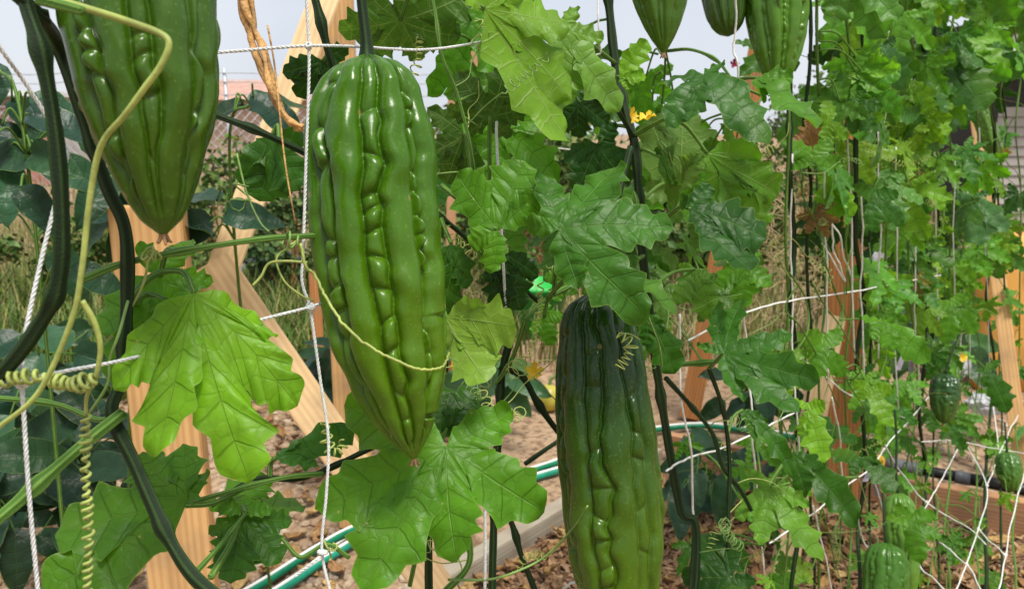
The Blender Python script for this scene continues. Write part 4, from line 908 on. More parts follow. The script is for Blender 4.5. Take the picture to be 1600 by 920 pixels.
# purple-grey tie on the net
M_TIE = simple('tie', (.17, .15, .18), .8, .2, 60, .2)
for lab, strips in (('frayed purple grey cloth tie with two tails on the net, centre right', ([(1428, 525), (1424, 560), (1423, 610)], [(1428, 528), (1412, 555), (1403, 578)])),
                    ('short purple grey cloth tie above the pale striped melon', ([(1360, 728), (1366, 750), (1372, 775)], [(1359, 728), (1356, 742), (1351, 752)]))):
    k0 = T(*strips[0][0], -.02); tie = empty('cloth_tie', k0, lab, 'tie', 'cloth ties on the net')
    for pts in strips:
        p = cr_path([T(x, y, -.02) for x, y in pts], 8) - k0; s_ = np.array([.006, .001, 0]); V = np.vstack([p - s_, p + s_]); k = len(p); i = np.arange(k - 1)
        mk('cloth_strip', V, np.stack([i, i + 1, i + k + 1, i + k], -1), None, M_TIE).parent = tie

# ================================================================== DARK LEAFED BEAN PLANTS (left)
def ovate_mesh(seed, L=.10, W=.34, link=False):
    r_ = np.random.default_rng(seed); K, Ms = 14, 4; v = np.linspace(0, 1, K + 1); wv = W * L * 1.75 * np.maximum(v, 1e-6) ** .42 * (1 - v) ** .78
    V = []; UV = []; 
    for k in range(K + 1):
        for mI in range(-Ms, Ms + 1):
            f = mI / Ms; x = f * wv[k]; y = L * (v[k] - .06 * abs(f) * (1 - v[k])); z = .28 * abs(x) - .28 * L * v[k] ** 2 + .012 * L * math.sin(k * 1.3 + seed) * abs(f) * 2 + .05 * L * f * math.sin(v[k] * 4 + seed)
            V.append((x, y, z)); UV.append((f, v[k]))
    c = 2 * Ms + 1; i = (np.arange(K)[:, None] * c + np.arange(2 * Ms)[None]).ravel(); Q = np.stack([i, i + 1, i + c + 1, i + c], -1); V = np.array(V)
    return mk('leaf', V, Q, None, M_OVATE, uvs={'UVMap': np.array(UV), 'Flat': V[:, :2]}, link=False)
OV = [ovate_mesh(k) for k in range(7)]
BEANC = [(.016, .052, .026), (.022, .066, .030), (.030, .085, .040), (.014, .042, .020)]
def bean_plant(base, label, spots, size=(.8, 1.2), stemr=.003, cols=BEANC, mat=None, grp='dark leafed bean plants'):
    base = np.array(base); base[2] = 0; root = empty('bean_plant', base, label, 'plant', grp)
    top = max(spots, key=lambda s: s[2]); ctr = np.mean(spots, axis=0)
    sp = cr_path([base, base * .5 + ctr * .5 * [1, 1, .6], ctr, top], 10); V, Q, Tr, uv = tube(sp - base, taper(len(sp), stemr, stemr * .6), 8); mk('stem', V, Q, Tr, M_STEML, uvs={'UVMap': uv}).parent = root
    for s_ in spots:
        s_ = np.asarray(s_); a = sp[np.argmin(np.linalg.norm(sp - s_, axis=1) + .5 * np.maximum(0, sp[:, 2] - s_[2]))]
        toC = CPOS - s_; toC /= np.linalg.norm(toC); nrm = toC * .8 + np.array([random.gauss(0, .4), random.gauss(0, .3), .7 + random.gauss(0, .3)]); nrm /= np.linalg.norm(nrm)
        td = np.array([random.gauss(0, .8), random.gauss(-.1, .5), -.45]) + (s_ - a) * 3; ey = td - nrm * (td @ nrm); ey /= np.linalg.norm(ey); ex = np.cross(ey, nrm)
        mw = Matrix(((ex[0], ey[0], nrm[0], s_[0]), (ex[1], ey[1], nrm[1], s_[1]), (ex[2], ey[2], nrm[2], s_[2]), (0, 0, 0, 1))) @ Matrix.Scale(random.uniform(*size), 4)
        o = bpy.data.objects.new('leaf', random.choice(OV)); COL.objects.link(o); o.parent = root; o.matrix_basis = Matrix.Translation(-Vector(base)) @ mw; o.color = (*jit(random.choice(cols)), 1)
        pth = cr_path([a, (a + s_) / 2 + [0, 0, .02], s_], 5); V, Q, Tr, uv = tube(pth, .0014, 6); inv = np.array(mw.inverted()); V = V @ inv[:3, :3].T + inv[:3, 3]
        q = mk('petiole', V, Q, Tr, M_STEML, uvs={'UVMap': uv}); q.parent = o
    return root
def cloud(cx, cy, rx, ry, d, dd, n_): return [P(cx + random.gauss(0, rx * .55), cy + random.gauss(0, ry * .55), d + random.uniform(-dd, dd)) for _ in range(n_)]
bean_plant(P(40, 700, 1.0), 'tall bean plant with dark pointed leaves at the left edge, upper half', cloud(30, 220, 70, 130, .95, .12, 20), (.6, .95))
bean_plant(P(90, 700, 1.15), 'bean plant with dark leaves behind the cut off melon', cloud(200, 300, 60, 60, 1.15, .12, 15) , (.65, .95))
bean_plant(P(420, 800, 1.5), 'bean plant with dark leaves between the cut off melon and main melon', cloud(338, 345, 14, 35, 1.1, .05, 4) + cloud(395, 160, 25, 8, 1.05, .03, 3), (.8, 1.1))
bean_plant(G(40, 800), 'low bean plant with dark leaves under the thick stem, lower left', cloud(60, 620, 90, 90, 1.55, .2, 30), (1., 1.35))
bean_plant(G(120, 760), 'low bean plant with dark leaves beside the pine post, lower left', cloud(130, 740, 80, 90, 1.45, .15, 26), (.9, 1.2))
bean_plant(G(10, 880), 'low bean plant with dark leaves in the lower left corner', cloud(10, 790, 40, 80, 1.3, .1, 12), (.9, 1.2))
bean_plant(G(520, 640), 'small bean plant left of the main melon near its pine brace', cloud(530, 570, 40, 45, 2.1, .15, 16), (1., 1.4))
bean_plant(G(1120, 770), 'low bean plant with dark leaves right of the dark melon', cloud(1120, 745, 65, 35, 1.9, .12, 20), (.8, 1.2))
bean_plant(G(1180, 640), 'bean plant with dark leaves behind the bluish lobed leaf', cloud(1200, 600, 60, 45, 2.3, .2, 18), (.9, 1.3))
bean_plant(G(800, 600), 'bean plant with broad leaves behind the vine stems, left of dark melon', cloud(770, 585, 60, 25, 2.6, .25, 18), (1.2, 1.7), cols=[(.04, .1, .035), (.06, .14, .04)])
bean_plant(G(1450, 620), 'bean plant with broad leaves behind the net, right side', cloud(1440, 520, 70, 45, 2.5, .2, 20), (1.2, 1.6), cols=[(.03, .08, .03), (.05, .12, .04)])

# ================================================================== GROUND DETAIL
HP = [G(330, 968), G(415, 918), G(490, 870), G(560, 832), G(700, 780), G(860, 733), G(960, 690), G(1080, 672), G(1160, 678), G(1240, 690), G(1330, 716)]
def hose(off, r, mat, stripe, label, cut=None):
    h = [p + np.array([off, -off * .6, r + .006]) for p in HP[:cut]]; p = cr_path(h, 10); bu = Buf(); bu.add(*tube(p, r, 14)); o = bu.build('garden_hose', mat); tag(o, label, 'hose', 'garden hoses')
    q = p + np.array([-.0, -.002, r * .92]) ; b2 = Buf(); b2.add(*tube(q, r * .35, 8)); c_ = b2.build('stripe', stripe); c_.parent = o
M_HOSE = simple('hose_green', (.004, .17, .085), .4, .15, 40, .05); M_HOSE2 = simple('hose_teal', (.01, .24, .15), .45, .15, 40, .05); M_WHITE = simple('white_plastic', (.75, .76, .74), .45, .06, 20, .05)
hose(0, .0105, M_HOSE, M_WHITE, 'dark green garden hose with white stripe running across the soil path')
hose(.045, .011, M_HOSE2, M_WHITE, 'teal garden hose with white stripe, nearer of the two at the bottom', 6)
# drip pipe on the bed board
def onboard(f, z): return A + (B - A) * f + np.array([.02, .045, z])
pipe = empty('drip_pipe', onboard(.62, .1), 'black drip pipe with grey joints and yellow ring lying behind the bed board', 'pipe'); pl = np.array(pipe.location)
for nm, f0, f1, r, mt in (('pipe_end', .575, .60, .014, simple('pipe_dark', (.012, .06, .05), .4)), ('yellow_ring', .60, .625, .019, simple('yellow_plastic', (.75, .42, .02), .4)), ('grey_joint', .625, .715, .0175, simple('grey_plastic', (.14, .145, .16), .45)),
                          ('black_pipe', .715, .79, .0145, simple('black_plastic', (.012, .012, .014), .4)), ('grey_joint', .79, .825, .0175, simple('grey_plastic2', (.11, .115, .13), .45)), ('black_pipe', .825, 1.02, .016, simple('black_plastic2', (.012, .012, .014), .4))):
    V, Q, Tr, uv = tube(cr_path([onboard(f0, .105), onboard(f1, .105)], 3) - pl, r, 16); mk(nm, V, Q, Tr, mt, uvs={'UVMap': uv}).parent = pipe
# stones, wood chips, litter
def scatter(n_, region, fn, name, label, mats):
    bu = Buf()
    for k in range(n_):
        px_, py_ = region(); q = G(px_, py_); q[2] = hgt(q[0], q[1]); fn(bu, q)
    o = bu.build(name, mats, smooth=False); tag(o, label, 'ground litter', kind='stuff'); return o
ico = bmesh.new(); bmesh.ops.create_icosphere(ico, subdivisions=2, radius=1); ico.verts.ensure_lookup_table(); IV = np.array([v.co[:] for v in ico.verts]); IT = np.array([[v.index for v in f.verts] for f in ico.faces]); ico.free()
def stone(bu, q, s=None):
    s = s or random.uniform(.004, .017) * random.uniform(.6, 1); sc = np.array([random.uniform(.7, 1.4), random.uniform(.7, 1.3), random.uniform(.45, .8)]) * s; a = random.uniform(0, 6.28)
    V = IV * (1 + .16 * np.sin(IV @ rng.normal(0, 2.2, 3) + 1)[:, None]) * sc; R_ = np.array([[math.cos(a), -math.sin(a), 0], [math.sin(a), math.cos(a), 0], [0, 0, 1]]); bu.add(V @ R_.T + q + [0, 0, s * .2], None, IT)
def isl(name, cols, rough=.9, bscale=120.):
    m, n, b, o = newmat(name); g_ = N(n, 'ShaderNodeNewGeometry'); rp = n.nodes.new('ShaderNodeValToRGB'); rp.color_ramp.interpolation = 'LINEAR'
    while len(rp.color_ramp.elements) < len(cols): rp.color_ramp.elements.new(.5)
    for i, c in enumerate(cols): rp.color_ramp.elements[i].position = i / (len(cols) - 1); rp.color_ramp.elements[i].color = (*c, 1)
    n.links.new(g_.outputs['Random Per Island'], rp.inputs[0]); tcn = N(n, 'ShaderNodeTexCoord'); nz = N(n, 'ShaderNodeTexNoise', Scale=bscale, Detail=4); n.links.new(tcn.outputs['Object'], nz.inputs['Vector'])
    n.links.new(mixc(n, mrange(n, nz.outputs['Fac'], .3, .7), mixc(n, 1., rp.outputs[0], (.6, .57, .52), 'MULTIPLY'), rp.outputs[0]), b.inputs['Base Color']); b.inputs['Roughness'].default_value = rough; b.inputs['Specular IOR Level'].default_value = .2
    return m
M_STONE = isl('stone', [(.36, .26, .17), (.52, .42, .31), (.30, .19, .12), (.58, .50, .40), (.44, .33, .22), (.25, .2, .16)])
M_CHIP = isl('chip', [(.20, .11, .06), (.34, .20, .11), (.13, .07, .04), (.44, .30, .18), (.24, .13, .075), (.38, .26, .16)])
M_DRY = isl('dry_leaf', [(.42, .26, .10), (.5, .36, .16), (.3, .16, .07), (.5, .34, .2)])
scatter(2000, lambda: (random.uniform(-400, 700), 920 - 330 * random.random() ** 1.3 + 60), stone, 'gravel', 'tan pebbles scattered over the soil, lower left', M_STONE)
scatter(420, lambda: (random.uniform(600, 1000), random.uniform(600, 760)), lambda b_, q: stone(b_, q, random.uniform(.002, .007)), 'gravel', 'small grit on the bare soil path in the middle', M_STONE)
scatter(500, lambda: (random.uniform(1300, 1640), random.uniform(600, 760)), lambda b_, q: stone(b_, q, random.uniform(.003, .014)), 'gravel', 'clods and stones behind the bed board, right', M_STONE)
def chip(bu, q):
    L, W_, H_ = random.uniform(.012, .05), random.uniform(.004, .012), random.uniform(.002, .005)
    V = np.array([[x * L * (1 - .25 * (y > 0)), y * W_, z * H_] for x in (-.5, .5) for y in (-.5, .5) for z in (-.5, .5)]) + rng.normal(0, .0012, (8, 3))
    M_ = np.array(Matrix.Rotation(random.uniform(0, 6.28), 3, 'Z') @ Matrix.Rotation(random.gauss(0, .35), 3, 'Y') @ Matrix.Rotation(random.gauss(0, .35), 3, 'X'))
    bu.add(V @ M_.T + q + [0, 0, random.uniform(.002, .014)], [[0, 1, 3, 2], [4, 6, 7, 5], [0, 4, 5, 1], [2, 3, 7, 6], [0, 2, 6, 4], [1, 5, 7, 3]])
def bedpx():
    while True:
        x, y = random.uniform(690, 1680), random.uniform(715, 985)
        if y > np.interp(x, [640, 1040, 1700], [965, 722, 862]) + 6: return x, y
scatter(5200, bedpx, chip, 'wood_chips', 'brown wood chip mulch covering the raised bed', M_CHIP)
scatter(700, lambda: (random.uniform(400, 720), random.uniform(560, 760)), chip, 'wood_chips', 'bark mulch left of the main melon tip', M_CHIP)
scatter(900, lambda: (random.uniform(-60, 320), random.uniform(560, 760)), chip, 'wood_chips', 'bark mulch under the low bean plants, left', M_CHIP)
def dry(bu, q):
    s = random.uniform(.015, .04); u = np.linspace(-1, 1, 5); V = []
    for y in u:
        for x in (-1, -.3, .3, 1): V.append((x * s * .45 * math.sqrt(max(.02, 1 - y * y)), y * s, .35 * s * (x * x) * random.uniform(.4, 1.2) + .2 * s * y * y))
    M_ = np.array(Matrix.Rotation(random.uniform(0, 6.28), 3, 'Z') @ Matrix.Rotation(random.gauss(0, .4), 3, 'X')); i = (np.arange(4)[:, None] * 4 + np.arange(3)[None]).ravel()
    bu.add(np.array(V) @ M_.T + q + [0, 0, .012], np.stack([i, i + 1, i + 5, i + 4], -1))
scatter(320, bedpx, dry, 'leaf_litter', 'dry fallen leaves on the mulch, right', M_DRY)
scatter(200, lambda: (random.uniform(-40, 700), random.uniform(540, 930)), dry, 'leaf_litter', 'dry fallen leaves on the pebbly soil, left', M_DRY)
# young seedlings with tiny leaves at the lower right
SEED = []
M_WEED = isl('weed', [(.10, .2, .03), (.22, .24, .06), (.07, .15, .03), (.34, .30, .12), (.15, .22, .05)], .6)
def blades(region, n_, h, wd, name, label, lean=.5, mat=None):
    bu = Buf(); V = []; Q = []
    for k in range(n_):
        q = region(); hh = random.uniform(.4, 1) * h; a = random.uniform(0, 6.28); d = np.array([math.cos(a), math.sin(a), 0]); e = np.array([-d[1], d[0], 0]); l = random.uniform(0, lean) * hh
        ww = wd * random.uniform(.5, 1.3); pts = []
        for t_ in (0, .45, .8, 1): 
            c = q + d * l * t_ ** 2 + [0, 0, hh * t_]; pts += [c - e * ww * (1 - t_ * .85), c + e * ww * (1 - t_ * .85)]
        i = np.arange(3) * 2; bu.add(np.array(pts), np.stack([i, i + 1, i + 3, i + 2], -1))
    o = bu.build(name, mat or M_WEED, smooth=False); tag(o, label, 'weeds', kind='stuff'); return o
def gxy(x0, x1, y0, y1):
    def f():
        y = y0 + (y1 - y0) * random.random() ** 1.2; return np.array([random.uniform(x0, x1) * y, y, 0.0])
    return f
M_STRAW = isl('straw', [(.45, .36, .18), (.55, .46, .26), (.35, .25, .13), (.3, .3, .1)], .8)
blades(gxy(-.75, .75, 3.2, 8), 14000, .28, .0045, 'weeds', 'green and yellow weeds covering the rough ground beyond the beds', .8)
blades(gxy(-1.5, 1.1, 3.0, 9), 10000, .30, .0035, 'dry_grass', 'straw coloured dry grass beyond the beds', .9, M_STRAW)
blades(gxy(-.75, .75, 8, 30), 7000, .3, .014, 'far_grass', 'pale dry grass in the distance', .7, M_STRAW)
blades(gxy(-1.5, -.12, 2.7, 5), 12000, .30, .006, 'weeds', 'lush green weeds behind the left frame', .9, isl('weed_green', [(.05, .13, .02), (.09, .19, .03), (.14, .22, .04), (.04, .09, .02), (.30, .30, .06)], .6))
# dry vine tangle behind the right stems
bu = Buf()
for k in range(170):
    q = P(random.uniform(1170, 1420), random.uniform(270, 480), random.uniform(2.5, 3.2)); d = rng.normal(0, 1, 3); pts = [q]
    for j in range(5): d = d + rng.normal(0, .7, 3); d[2] -= .12; d /= np.linalg.norm(d); pts.append(pts[-1] + d * .05)
    bu.add(*tube(cr_path(pts, 4), .0017, 4))
o = bu.build('dry_vine_tangle', M_STRAW); tag(o, 'straw coloured tangle of dry vines behind the right stems', 'dry vines', kind='stuff')

# ================================================================== THINGS FURTHER BACK
def bush(px_, py_top, d, wpx, label, cols, n_=700, leaf=.03):
    n_ = int(n_ * 1.9)
    top = P(px_, py_top, d); W_ = wpx * d / FPX / 2; H_ = max(.25, top[2]); base = np.array([top[0], top[1], 0]); root = empty('shrub', base, label, 'shrub', 'shrubs beyond the garden')
    cl = [(rng.normal(0, .42, 2) * W_, random.uniform(.3, 1) * H_, random.uniform(.25, .45) * W_) for _ in range(14)]; bu = Buf()
    for k in range(n_):
        c, h, r = random.choice(cl); dv = rng.normal(0, 1, 3); dv /= np.linalg.norm(dv); q = np.array([c[0], c[1], h]) + dv * r * random.random() ** .4; q[2] = max(.03, q[2] - .12 * H_)
        n1 = dv + rng.normal(0, .6, 3); n1 /= np.linalg.norm(n1); x = np.cross(n1, rng.normal(0, 1, 3)); x /= np.linalg.norm(x); y = np.cross(n1, x); s = leaf * random.uniform(.6, 1.4)
        bu.add(np.array([q, q + x * s * .5 + y * s * .35 + n1 * s * .1, q + x * s * 1.1, q + x * s * .5 - y * s * .35 + n1 * s * .1]), [[0, 1, 2, 3]])
    bu.build('foliage', isl('foliage_' + label[:12], cols, .6), smooth=False).parent = root
    b2 = Buf()
    for c, h, r in cl[:7]: b2.add(*tube(cr_path([np.array([0, 0, -.01]), np.array([c[0] * .5, c[1] * .5, h * .5]), np.array([c[0], c[1], h * .9])], 6), taper(13, .01, .004), 6))
    b2.build('branches', M_HUSK).parent = root
FG = [(.05, .12, .03), (.09, .19, .025), (.16, .24, .07), (.07, .15, .04), (.28, .27, .07)]
FD = [(.03, .075, .025), (.05, .11, .03), (.08, .15, .04)]
bush(620, 120, 5.0, 260, 'light green shrub with yellowish tips behind the main melon top', FG, 1500, .05)
bush(720, 150, 5.6, 240, 'light green shrub behind the reddish stakes', FG, 1300, .05)
bush(850, 190, 4.6, 300, 'green shrub behind the hanging bright leaf', FG, 1500, .05)
bush(1000, 240, 5.0, 320, 'green shrub behind the dark melon stem', FD + FG[:2], 1500, .05)
bush(1130, 260, 4.4, 220, 'green shrub behind the leaning stake', FG, 1200, .05)
bush(340, 215, 4.8, 200, 'low light shrub between the slanting brace and cut off melon', FG, 900, .045)
bush(440, 240, 4.2, 140, 'low shrub behind the slanting brace', FD + FG[2:4], 800, .04)
bush(90, 290, 4.0, 160, 'low yellow green shrub behind the thick dark stem', FG, 800, .04)
bush(230, 260, 5.5, 260, 'low shrub behind the cut off melon', FG, 900, .05)
bush(1380, 330, 3.6, 200, 'dark shrub behind the right curtain', FD, 1100, .04)
bush(1500, 380, 3.4, 160, 'dark shrub behind the right curtain near the sack', FD, 900, .04)
bush(640, 420, 3.4, 160, 'dark low plant clump behind the main melon, lower', FD, 700, .04)
bush(730, 520, 3.3, 90, 'broad green clump beside the green crate', FD + FG[:1], 600, .05)
bush(800, 195, 6.5, 420, 'wide yellowish green shrub in the distance between the melons', FG, 2200, .06)
bush(930, 215, 7, 380, 'far green shrub behind the dark upright stem', FG, 1800, .06)
bush(1270, 110, 7, 300, 'far shrub seen between the top melons', FG, 900, .06)
# bucket, bottle, green tub
def lathe(prof, n_=40):
    a = np.linspace(0, 2 * np.pi, n_, endpoint=False); V = np.array([[r * math.cos(t), r * math.sin(t), z] for r, z in prof for t in a]); k = len(prof); i = np.arange(k - 1)[:, None] * n_; j = np.arange(n_)[None]; l = (j + 1) % n_
    return V, np.stack([i + j, i + l, i + n_ + l, i + n_ + j], -1).reshape(-1, 4), None, None
def vessel(name, px_, py_, d_r, h, mat, label, cat, wall=.006, flare=1.2):
    b0 = G(px_, py_); root = empty(name, b0, label, cat); r0 = d_r / flare; prof = [(.001, .004), (r0, .004), (d_r, h), (d_r + .012, h), (d_r + .012, h - .025), (d_r + .004, h - .025)]
    prof2 = [(.001, .012), (r0 - wall, .012), (d_r - wall, h - .002), (d_r, h)]
    bu = Buf(); bu.add(*lathe(prof)); bu.build('shell', mat).parent = root; bu = Buf(); bu.add(*lathe(prof2[::-1])); bu.build('inner_wall', mat).parent = root
    u = np.linspace(0, np.pi, 17); p = np.stack([np.cos(u) * (d_r + .01), -.25 * np.sin(u) * d_r - .02 * 0, h - .02 - np.sin(u) * d_r * .75], -1); bu = Buf(); bu.add(*tube(p, .004, 6)); bu.build('handle', simple(name + '_wire', (.3, .3, .3), .4, metal=.8)).parent = root
vessel('grey_bucket', 432, 466, .16, .26, simple('bucket_grey', (.085, .088, .11), .5, .15, 10, .05), 'dark grey bucket on the soil behind the green stem', 'bucket')
vessel('grey_bucket', 690, 480, .14, .30, simple('bucket_blue', (.16, .17, .2), .5, .15, 10, .05), 'grey bucket half hidden right of the main melon', 'bucket')
vessel('green_tub', 835, 520, .16, .26, simple('tub_green', (.02, .42, .06), .4, .12, 10, .05), 'bright green plastic tub seen between the leaves', 'tub')
b0 = G(374, 452); bo = empty('white_bottle', b0, 'white plastic bottle standing beside the grey bucket', 'bottle')
bu = Buf(); bu.add(*lathe([(.001, .003), (.05, .003), (.055, .02), (.055, .19), (.045, .215), (.018, .235), (.016, .26), (.001, .26)])); bu.build('bottle_body', M_WHITE).parent = bo
bu = Buf(); bu.add(*lathe([(.001, .258), (.02, .258), (.02, .285), (.001, .285)])); bu.build('cap', M_WHITE).parent = bo
# squash on the path
def squash(px_, py_, r, col, label):
    b0 = G(px_, py_); o_ = empty('small_squash', b0, label, 'squash'); V = IV * np.array([r, r, r * 1.15]) * (1 + .05 * np.cos(8 * np.arctan2(IV[:, 1], IV[:, 0])))[:, None] + [0, 0, r]
    mk('squash_rind', V, None, IT, simple('squash_' + label[:6], col, .4, .3, 12, .05)).parent = o_; bu = Buf(); bu.add(*tube(cr_path([np.array([0, 0, 2 * r]), np.array([.01, 0, 2.2 * r + .02]), np.array([.03, 0, 2.3 * r + .03])], 5), .006, 7)); bu.build('stalk', M_TENDG).parent = o_
squash(857, 640, .045, (.42, .36, .05), 'yellow green small squash lying on the soil path')
squash(718, 592, .04, (.62, .26, .02), 'orange small squash on the soil beside the main melon')
# crumpled plastic bags
def bag(px_, py_, d, sx, sz, label, mat, seed):
    r_ = np.random.default_rng(seed); c = P(px_, py_, d); bm = bmesh.new(); bmesh.ops.create_icosphere(bm, subdivisions=4, radius=1); ks = r_.normal(0, 3.2, (9, 3)); ph = r_.uniform(0, 6.28, 9)
    for v in bm.verts:
        q = np.array(v.co[:]); f = 1 + .09 * sum(abs(math.sin(float(ks[i] @ q) + ph[i])) - .6 for i in range(9)); v.co = Vector((q[0] * f * sx, q[1] * f * sx * .7, q[2] * f * sz))
    me = bpy.data.meshes.new('plastic_bag'); bm.to_mesh(me); bm.free(); me.materials.append(mat); o = bpy.data.objects.new('plastic_bag', me); COL.objects.link(o); o.location = c; tag(o, label, 'plastic bag', 'crumpled bags'); return o
M_BAG = simple('bag', (.62, .64, .68), .25, .15, 30, .5, trans=.35)
bag(1352, 415, 2.6, .07, .13, 'crumpled clear plastic bag beside the orange frame leg', M_BAG, 1)
bag(1482, 570, 2.2, .055, .05, 'crumpled clear plastic bag above the small round melon', M_BAG, 2)
bag(1545, 628, 2.5, .07, .035, 'white crumpled plastic on the ground near the right post', M_BAG, 3)
# soil sack with lettering
c0 = P(1600, 490, 3.0); c0 = np.array([c0[0], c0[1], 0]); sk = empty('soil_sack', c0, 'orange yellow soil mix sack standing at the right edge', 'sack')
bm = bmesh.new(); bmesh.ops.create_cube(bm, size=1); bmesh.ops.subdivide_edges(bm, edges=bm.edges[:], cuts=7, use_grid_fill=True)
topz = P(1590, 362, 3.0)[2]
for v in bm.verts:
    x, y, z = v.co; k = 1 - (2 * z) ** 6 * .25; f = .02 * math.sin(9 * x + 7 * z) ; v.co = Vector((x * .36 * (1 - .1 * (abs(2 * z)) ** 4), (y * .13) * k * (1 - .5 * abs(2 * x) ** 4) + f * .3, (z + .5) * topz))
me = bpy.data.meshes.new('sack_body'); bm.to_mesh(me); bm.free(); me.materials.append(simple('sack_paper', (.62, .32, .07), .6, .15, 9, .3)); 
for pg in me.polygons: pg.use_smooth = True
so = bpy.data.objects.new('sack_body', me); COL.objects.link(so); so.parent = sk
def lettering(txt, size, loc, rot, mat, parent):
    cu = bpy.data.curves.new('lettering', 'FONT'); cu.body = txt; cu.size = size; cu.extrude = .0006; to = bpy.data.objects.new('tmp', cu); COL.objects.link(to)
    bpy.context.view_layer.update(); me = bpy.data.meshes.new_from_object(to.evaluated_get(bpy.context.evaluated_depsgraph_get())); bpy.data.objects.remove(to); me.materials.append(mat)
    o = bpy.data.objects.new('lettering', me); COL.objects.link(o); o.parent = parent; o.location = loc; o.rotation_euler = rot; return o
M_INK = simple('ink', (.02, .02, .02), .6, .1, 10, 0)
lettering('E MIX', .044, (-.030, -.076, P(1583, 436, 3.0)[2]), (math.radians(90), math.radians(-90), 0), M_INK, sk)
# house with siding, right
hc = P(1545, 330, 8.0); hx = hc[0]; hy = hc[1]
hs = empty('house', (hx, hy, 0), 'house with grey beige horizontal siding and white eave at the right edge', 'house')
M_SID = simple('siding', (.40, .37, .33), .6, .08, 4, .05); M_EAVE = simple('eave', (.72, .73, .75), .5, .06, 4, .05); M_DK = simple('dark_gap', (.03, .028, .027), .8)
def box(bu, x0, x1, y0, y1, z0, z1):
    V = np.array([[x, y, z] for x in (x0, x1) for y in (y0, y1) for z in (z0, z1)]); bu.add(V, [[0, 1, 3, 2], [4, 6, 7, 5], [0, 4, 5, 1], [2, 3, 7, 6], [0, 2, 6, 4], [1, 5, 7, 3]])
zt = P(1570, 168, 8.0)[2]; step = .098
bu = Buf(); box(bu, 0, 5, .02, 3, 0, zt + .9); bu.build('wall', M_DK, smooth=False).parent = hs
k = 0; z = zt
while z > .1:
    V = np.array([[-.02, -.012, z - step], [5, -.012, z - step], [5, .012, z - .004], [-.02, .012, z - .004], [-.02, .016, z - step], [5, .016, z - step], [5, .016, z - .004], [-.02, .016, z - .004]])
    bu = Buf(); bu.add(V, [[0, 1, 2, 3], [4, 7, 6, 5], [0, 4, 5, 1], [3, 2, 6, 7], [0, 3, 7, 4], [1, 5, 6, 2]]); bu.build('siding_plank', M_SID, smooth=False).parent = hs; z -= step
ze0, ze1 = P(1570, 88, 7.7)[2], P(1570, 62, 7.7)[2]
bu = Buf(); box(bu, -.35, 5.2, -.45, -.36, ze0, ze1); bu.build('fascia', M_EAVE, smooth=False).parent = hs
bu = Buf(); box(bu, -.35, 5.2, -.357, .4, ze0 - .03, ze0 - .01); bu.build('soffit', M_EAVE, smooth=False).parent = hs
bu = Buf(); V = np.array([[-.4, -.5, ze1 + .004], [5.3, -.5, ze1 + .004], [5.3, 2.5, ze1 + 1.0], [-.4, 2.5, ze1 + 1.0], [-.4, -.5, ze1 + .03], [5.3, -.5, ze1 + .03], [5.3, 2.5, ze1 + 1.03], [-.4, 2.5, ze1 + 1.03]]); bu.add(V, [[0, 3, 2, 1], [4, 5, 6, 7], [0, 1, 5, 4], [2, 3, 7, 6], [1, 2, 6, 5], [0, 4, 7, 3]]); bu.build('roof', simple('roofing', (.5, .5, .51), .8, .15, 20, .2), smooth=False).parent = hs
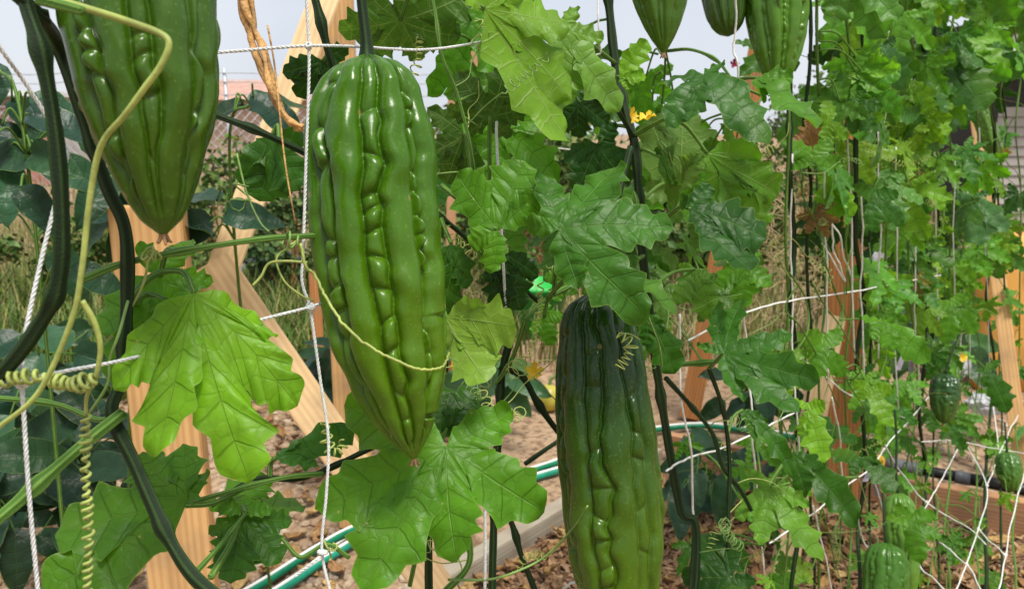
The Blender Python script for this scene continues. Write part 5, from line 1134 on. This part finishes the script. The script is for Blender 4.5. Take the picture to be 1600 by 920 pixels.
# shed with rusty door and a wire fence, far left
sc_ = P(-10, 205, 14.0); sh = empty('garden_shed', (sc_[0], sc_[1], 0), 'grey shed with rusty red door at the far left', 'shed')
zt = P(0, 152, 14)[2]; bu = Buf(); box(bu, -3, 1.2, 0, 3, 0, zt); bu.build('wall', simple('shed_grey', (.42, .40, .38), .8, .15, 3, .1), smooth=False).parent = sh
bu = Buf(); box(bu, .18, 1.0, -.04, -.003, .02, zt - .05); dr = bu.build('door', simple('rust', (.42, .17, .12), .8, .35, 3, .2, col2=(.30, .20, .17)), smooth=False); dr.parent = sh
bu = Buf(); box(bu, .9, .94, -.07, -.043, 1.0, 1.14); hd = bu.build('handle', M_DK, smooth=False); hd.parent = dr
bu = Buf(); box(bu, -3.2, 1.35, -.25, 3.2, zt + .003, zt + .09); bu.build('roof', M_EAVE, smooth=False).parent = sh
hb = P(330, 205, 18.0); h2 = empty('far_house', (hb[0], hb[1], 0), 'low tan building beyond the wire fence, left of the main melon', 'house')
z0 = P(330, 158, 18)[2]; z1 = P(330, 138, 18)[2]; bu = Buf(); box(bu, -1, 4, 0, 4, 0, z0); bu.build('wall', simple('tan_wall', (.50, .36, .27), .8, .1, 2, .1), smooth=False).parent = h2
bu = Buf(); V = np.array([[-1.3, -.4, z0 + .003], [4.3, -.4, z0 + .003], [4.3, 4.4, z0 + .003], [-1.3, 4.4, z0 + .003], [-1.3, 2, z1 + .3], [4.3, 2, z1 + .3]]); bu.add(V, [[0, 1, 5, 4], [2, 3, 4, 5], [0, 3, 2, 1]], [[0, 4, 3], [1, 2, 5]]); bu.build('roof', simple('tile_roof', (.42, .25, .20), .8, .2, 8, .2), smooth=False).parent = h2
fc = P(200, 240, 9.0); fe = empty('wire_fence', (fc[0], fc[1], 0), 'wire mesh fence with thin posts in the left distance', 'fence'); M_WIRE = simple('wire', (.45, .47, .5), .5, .1, 5, 0, metal=.5)
for k in range(6):
    bu = Buf(); bu.add(*tube(np.array([[-3.6 + k * 1.6, 0, -.02], [-3.6 + k * 1.6, 0, 1.7]]), .02, 8)); bu.build('post', M_WIRE).parent = fe
for z in (1.66, 1.56, 1.42, 1.3):
    x = np.linspace(-3.6, 4.4, 60); bu = Buf(); bu.add(*tube(np.stack([x, 0 * x - .022, z - .03 * np.abs(np.sin((x + 3.6) / 1.6 * math.pi)) + .006 * np.sin(x * 9)], -1), .006, 5)); bu.build('line_wire', M_WIRE).parent = fe
bu = Buf()
for k in range(-14, 70):
    for s_ in (-1, 1):
        x0 = -3.6 + k * .115; pts = [(x0, -.03 * s_ * .3, .05), (x0 + s_ * 1.2, -.03 * s_ * .3, 1.25)]
        xs = sorted((pts[0][0], pts[1][0]))
        if xs[0] < -3.6 or xs[1] > 4.4: continue
        bu.add(*tube(np.array(pts), .0035, 4))
bu.build('chain_mesh', M_WIRE).parent = fe
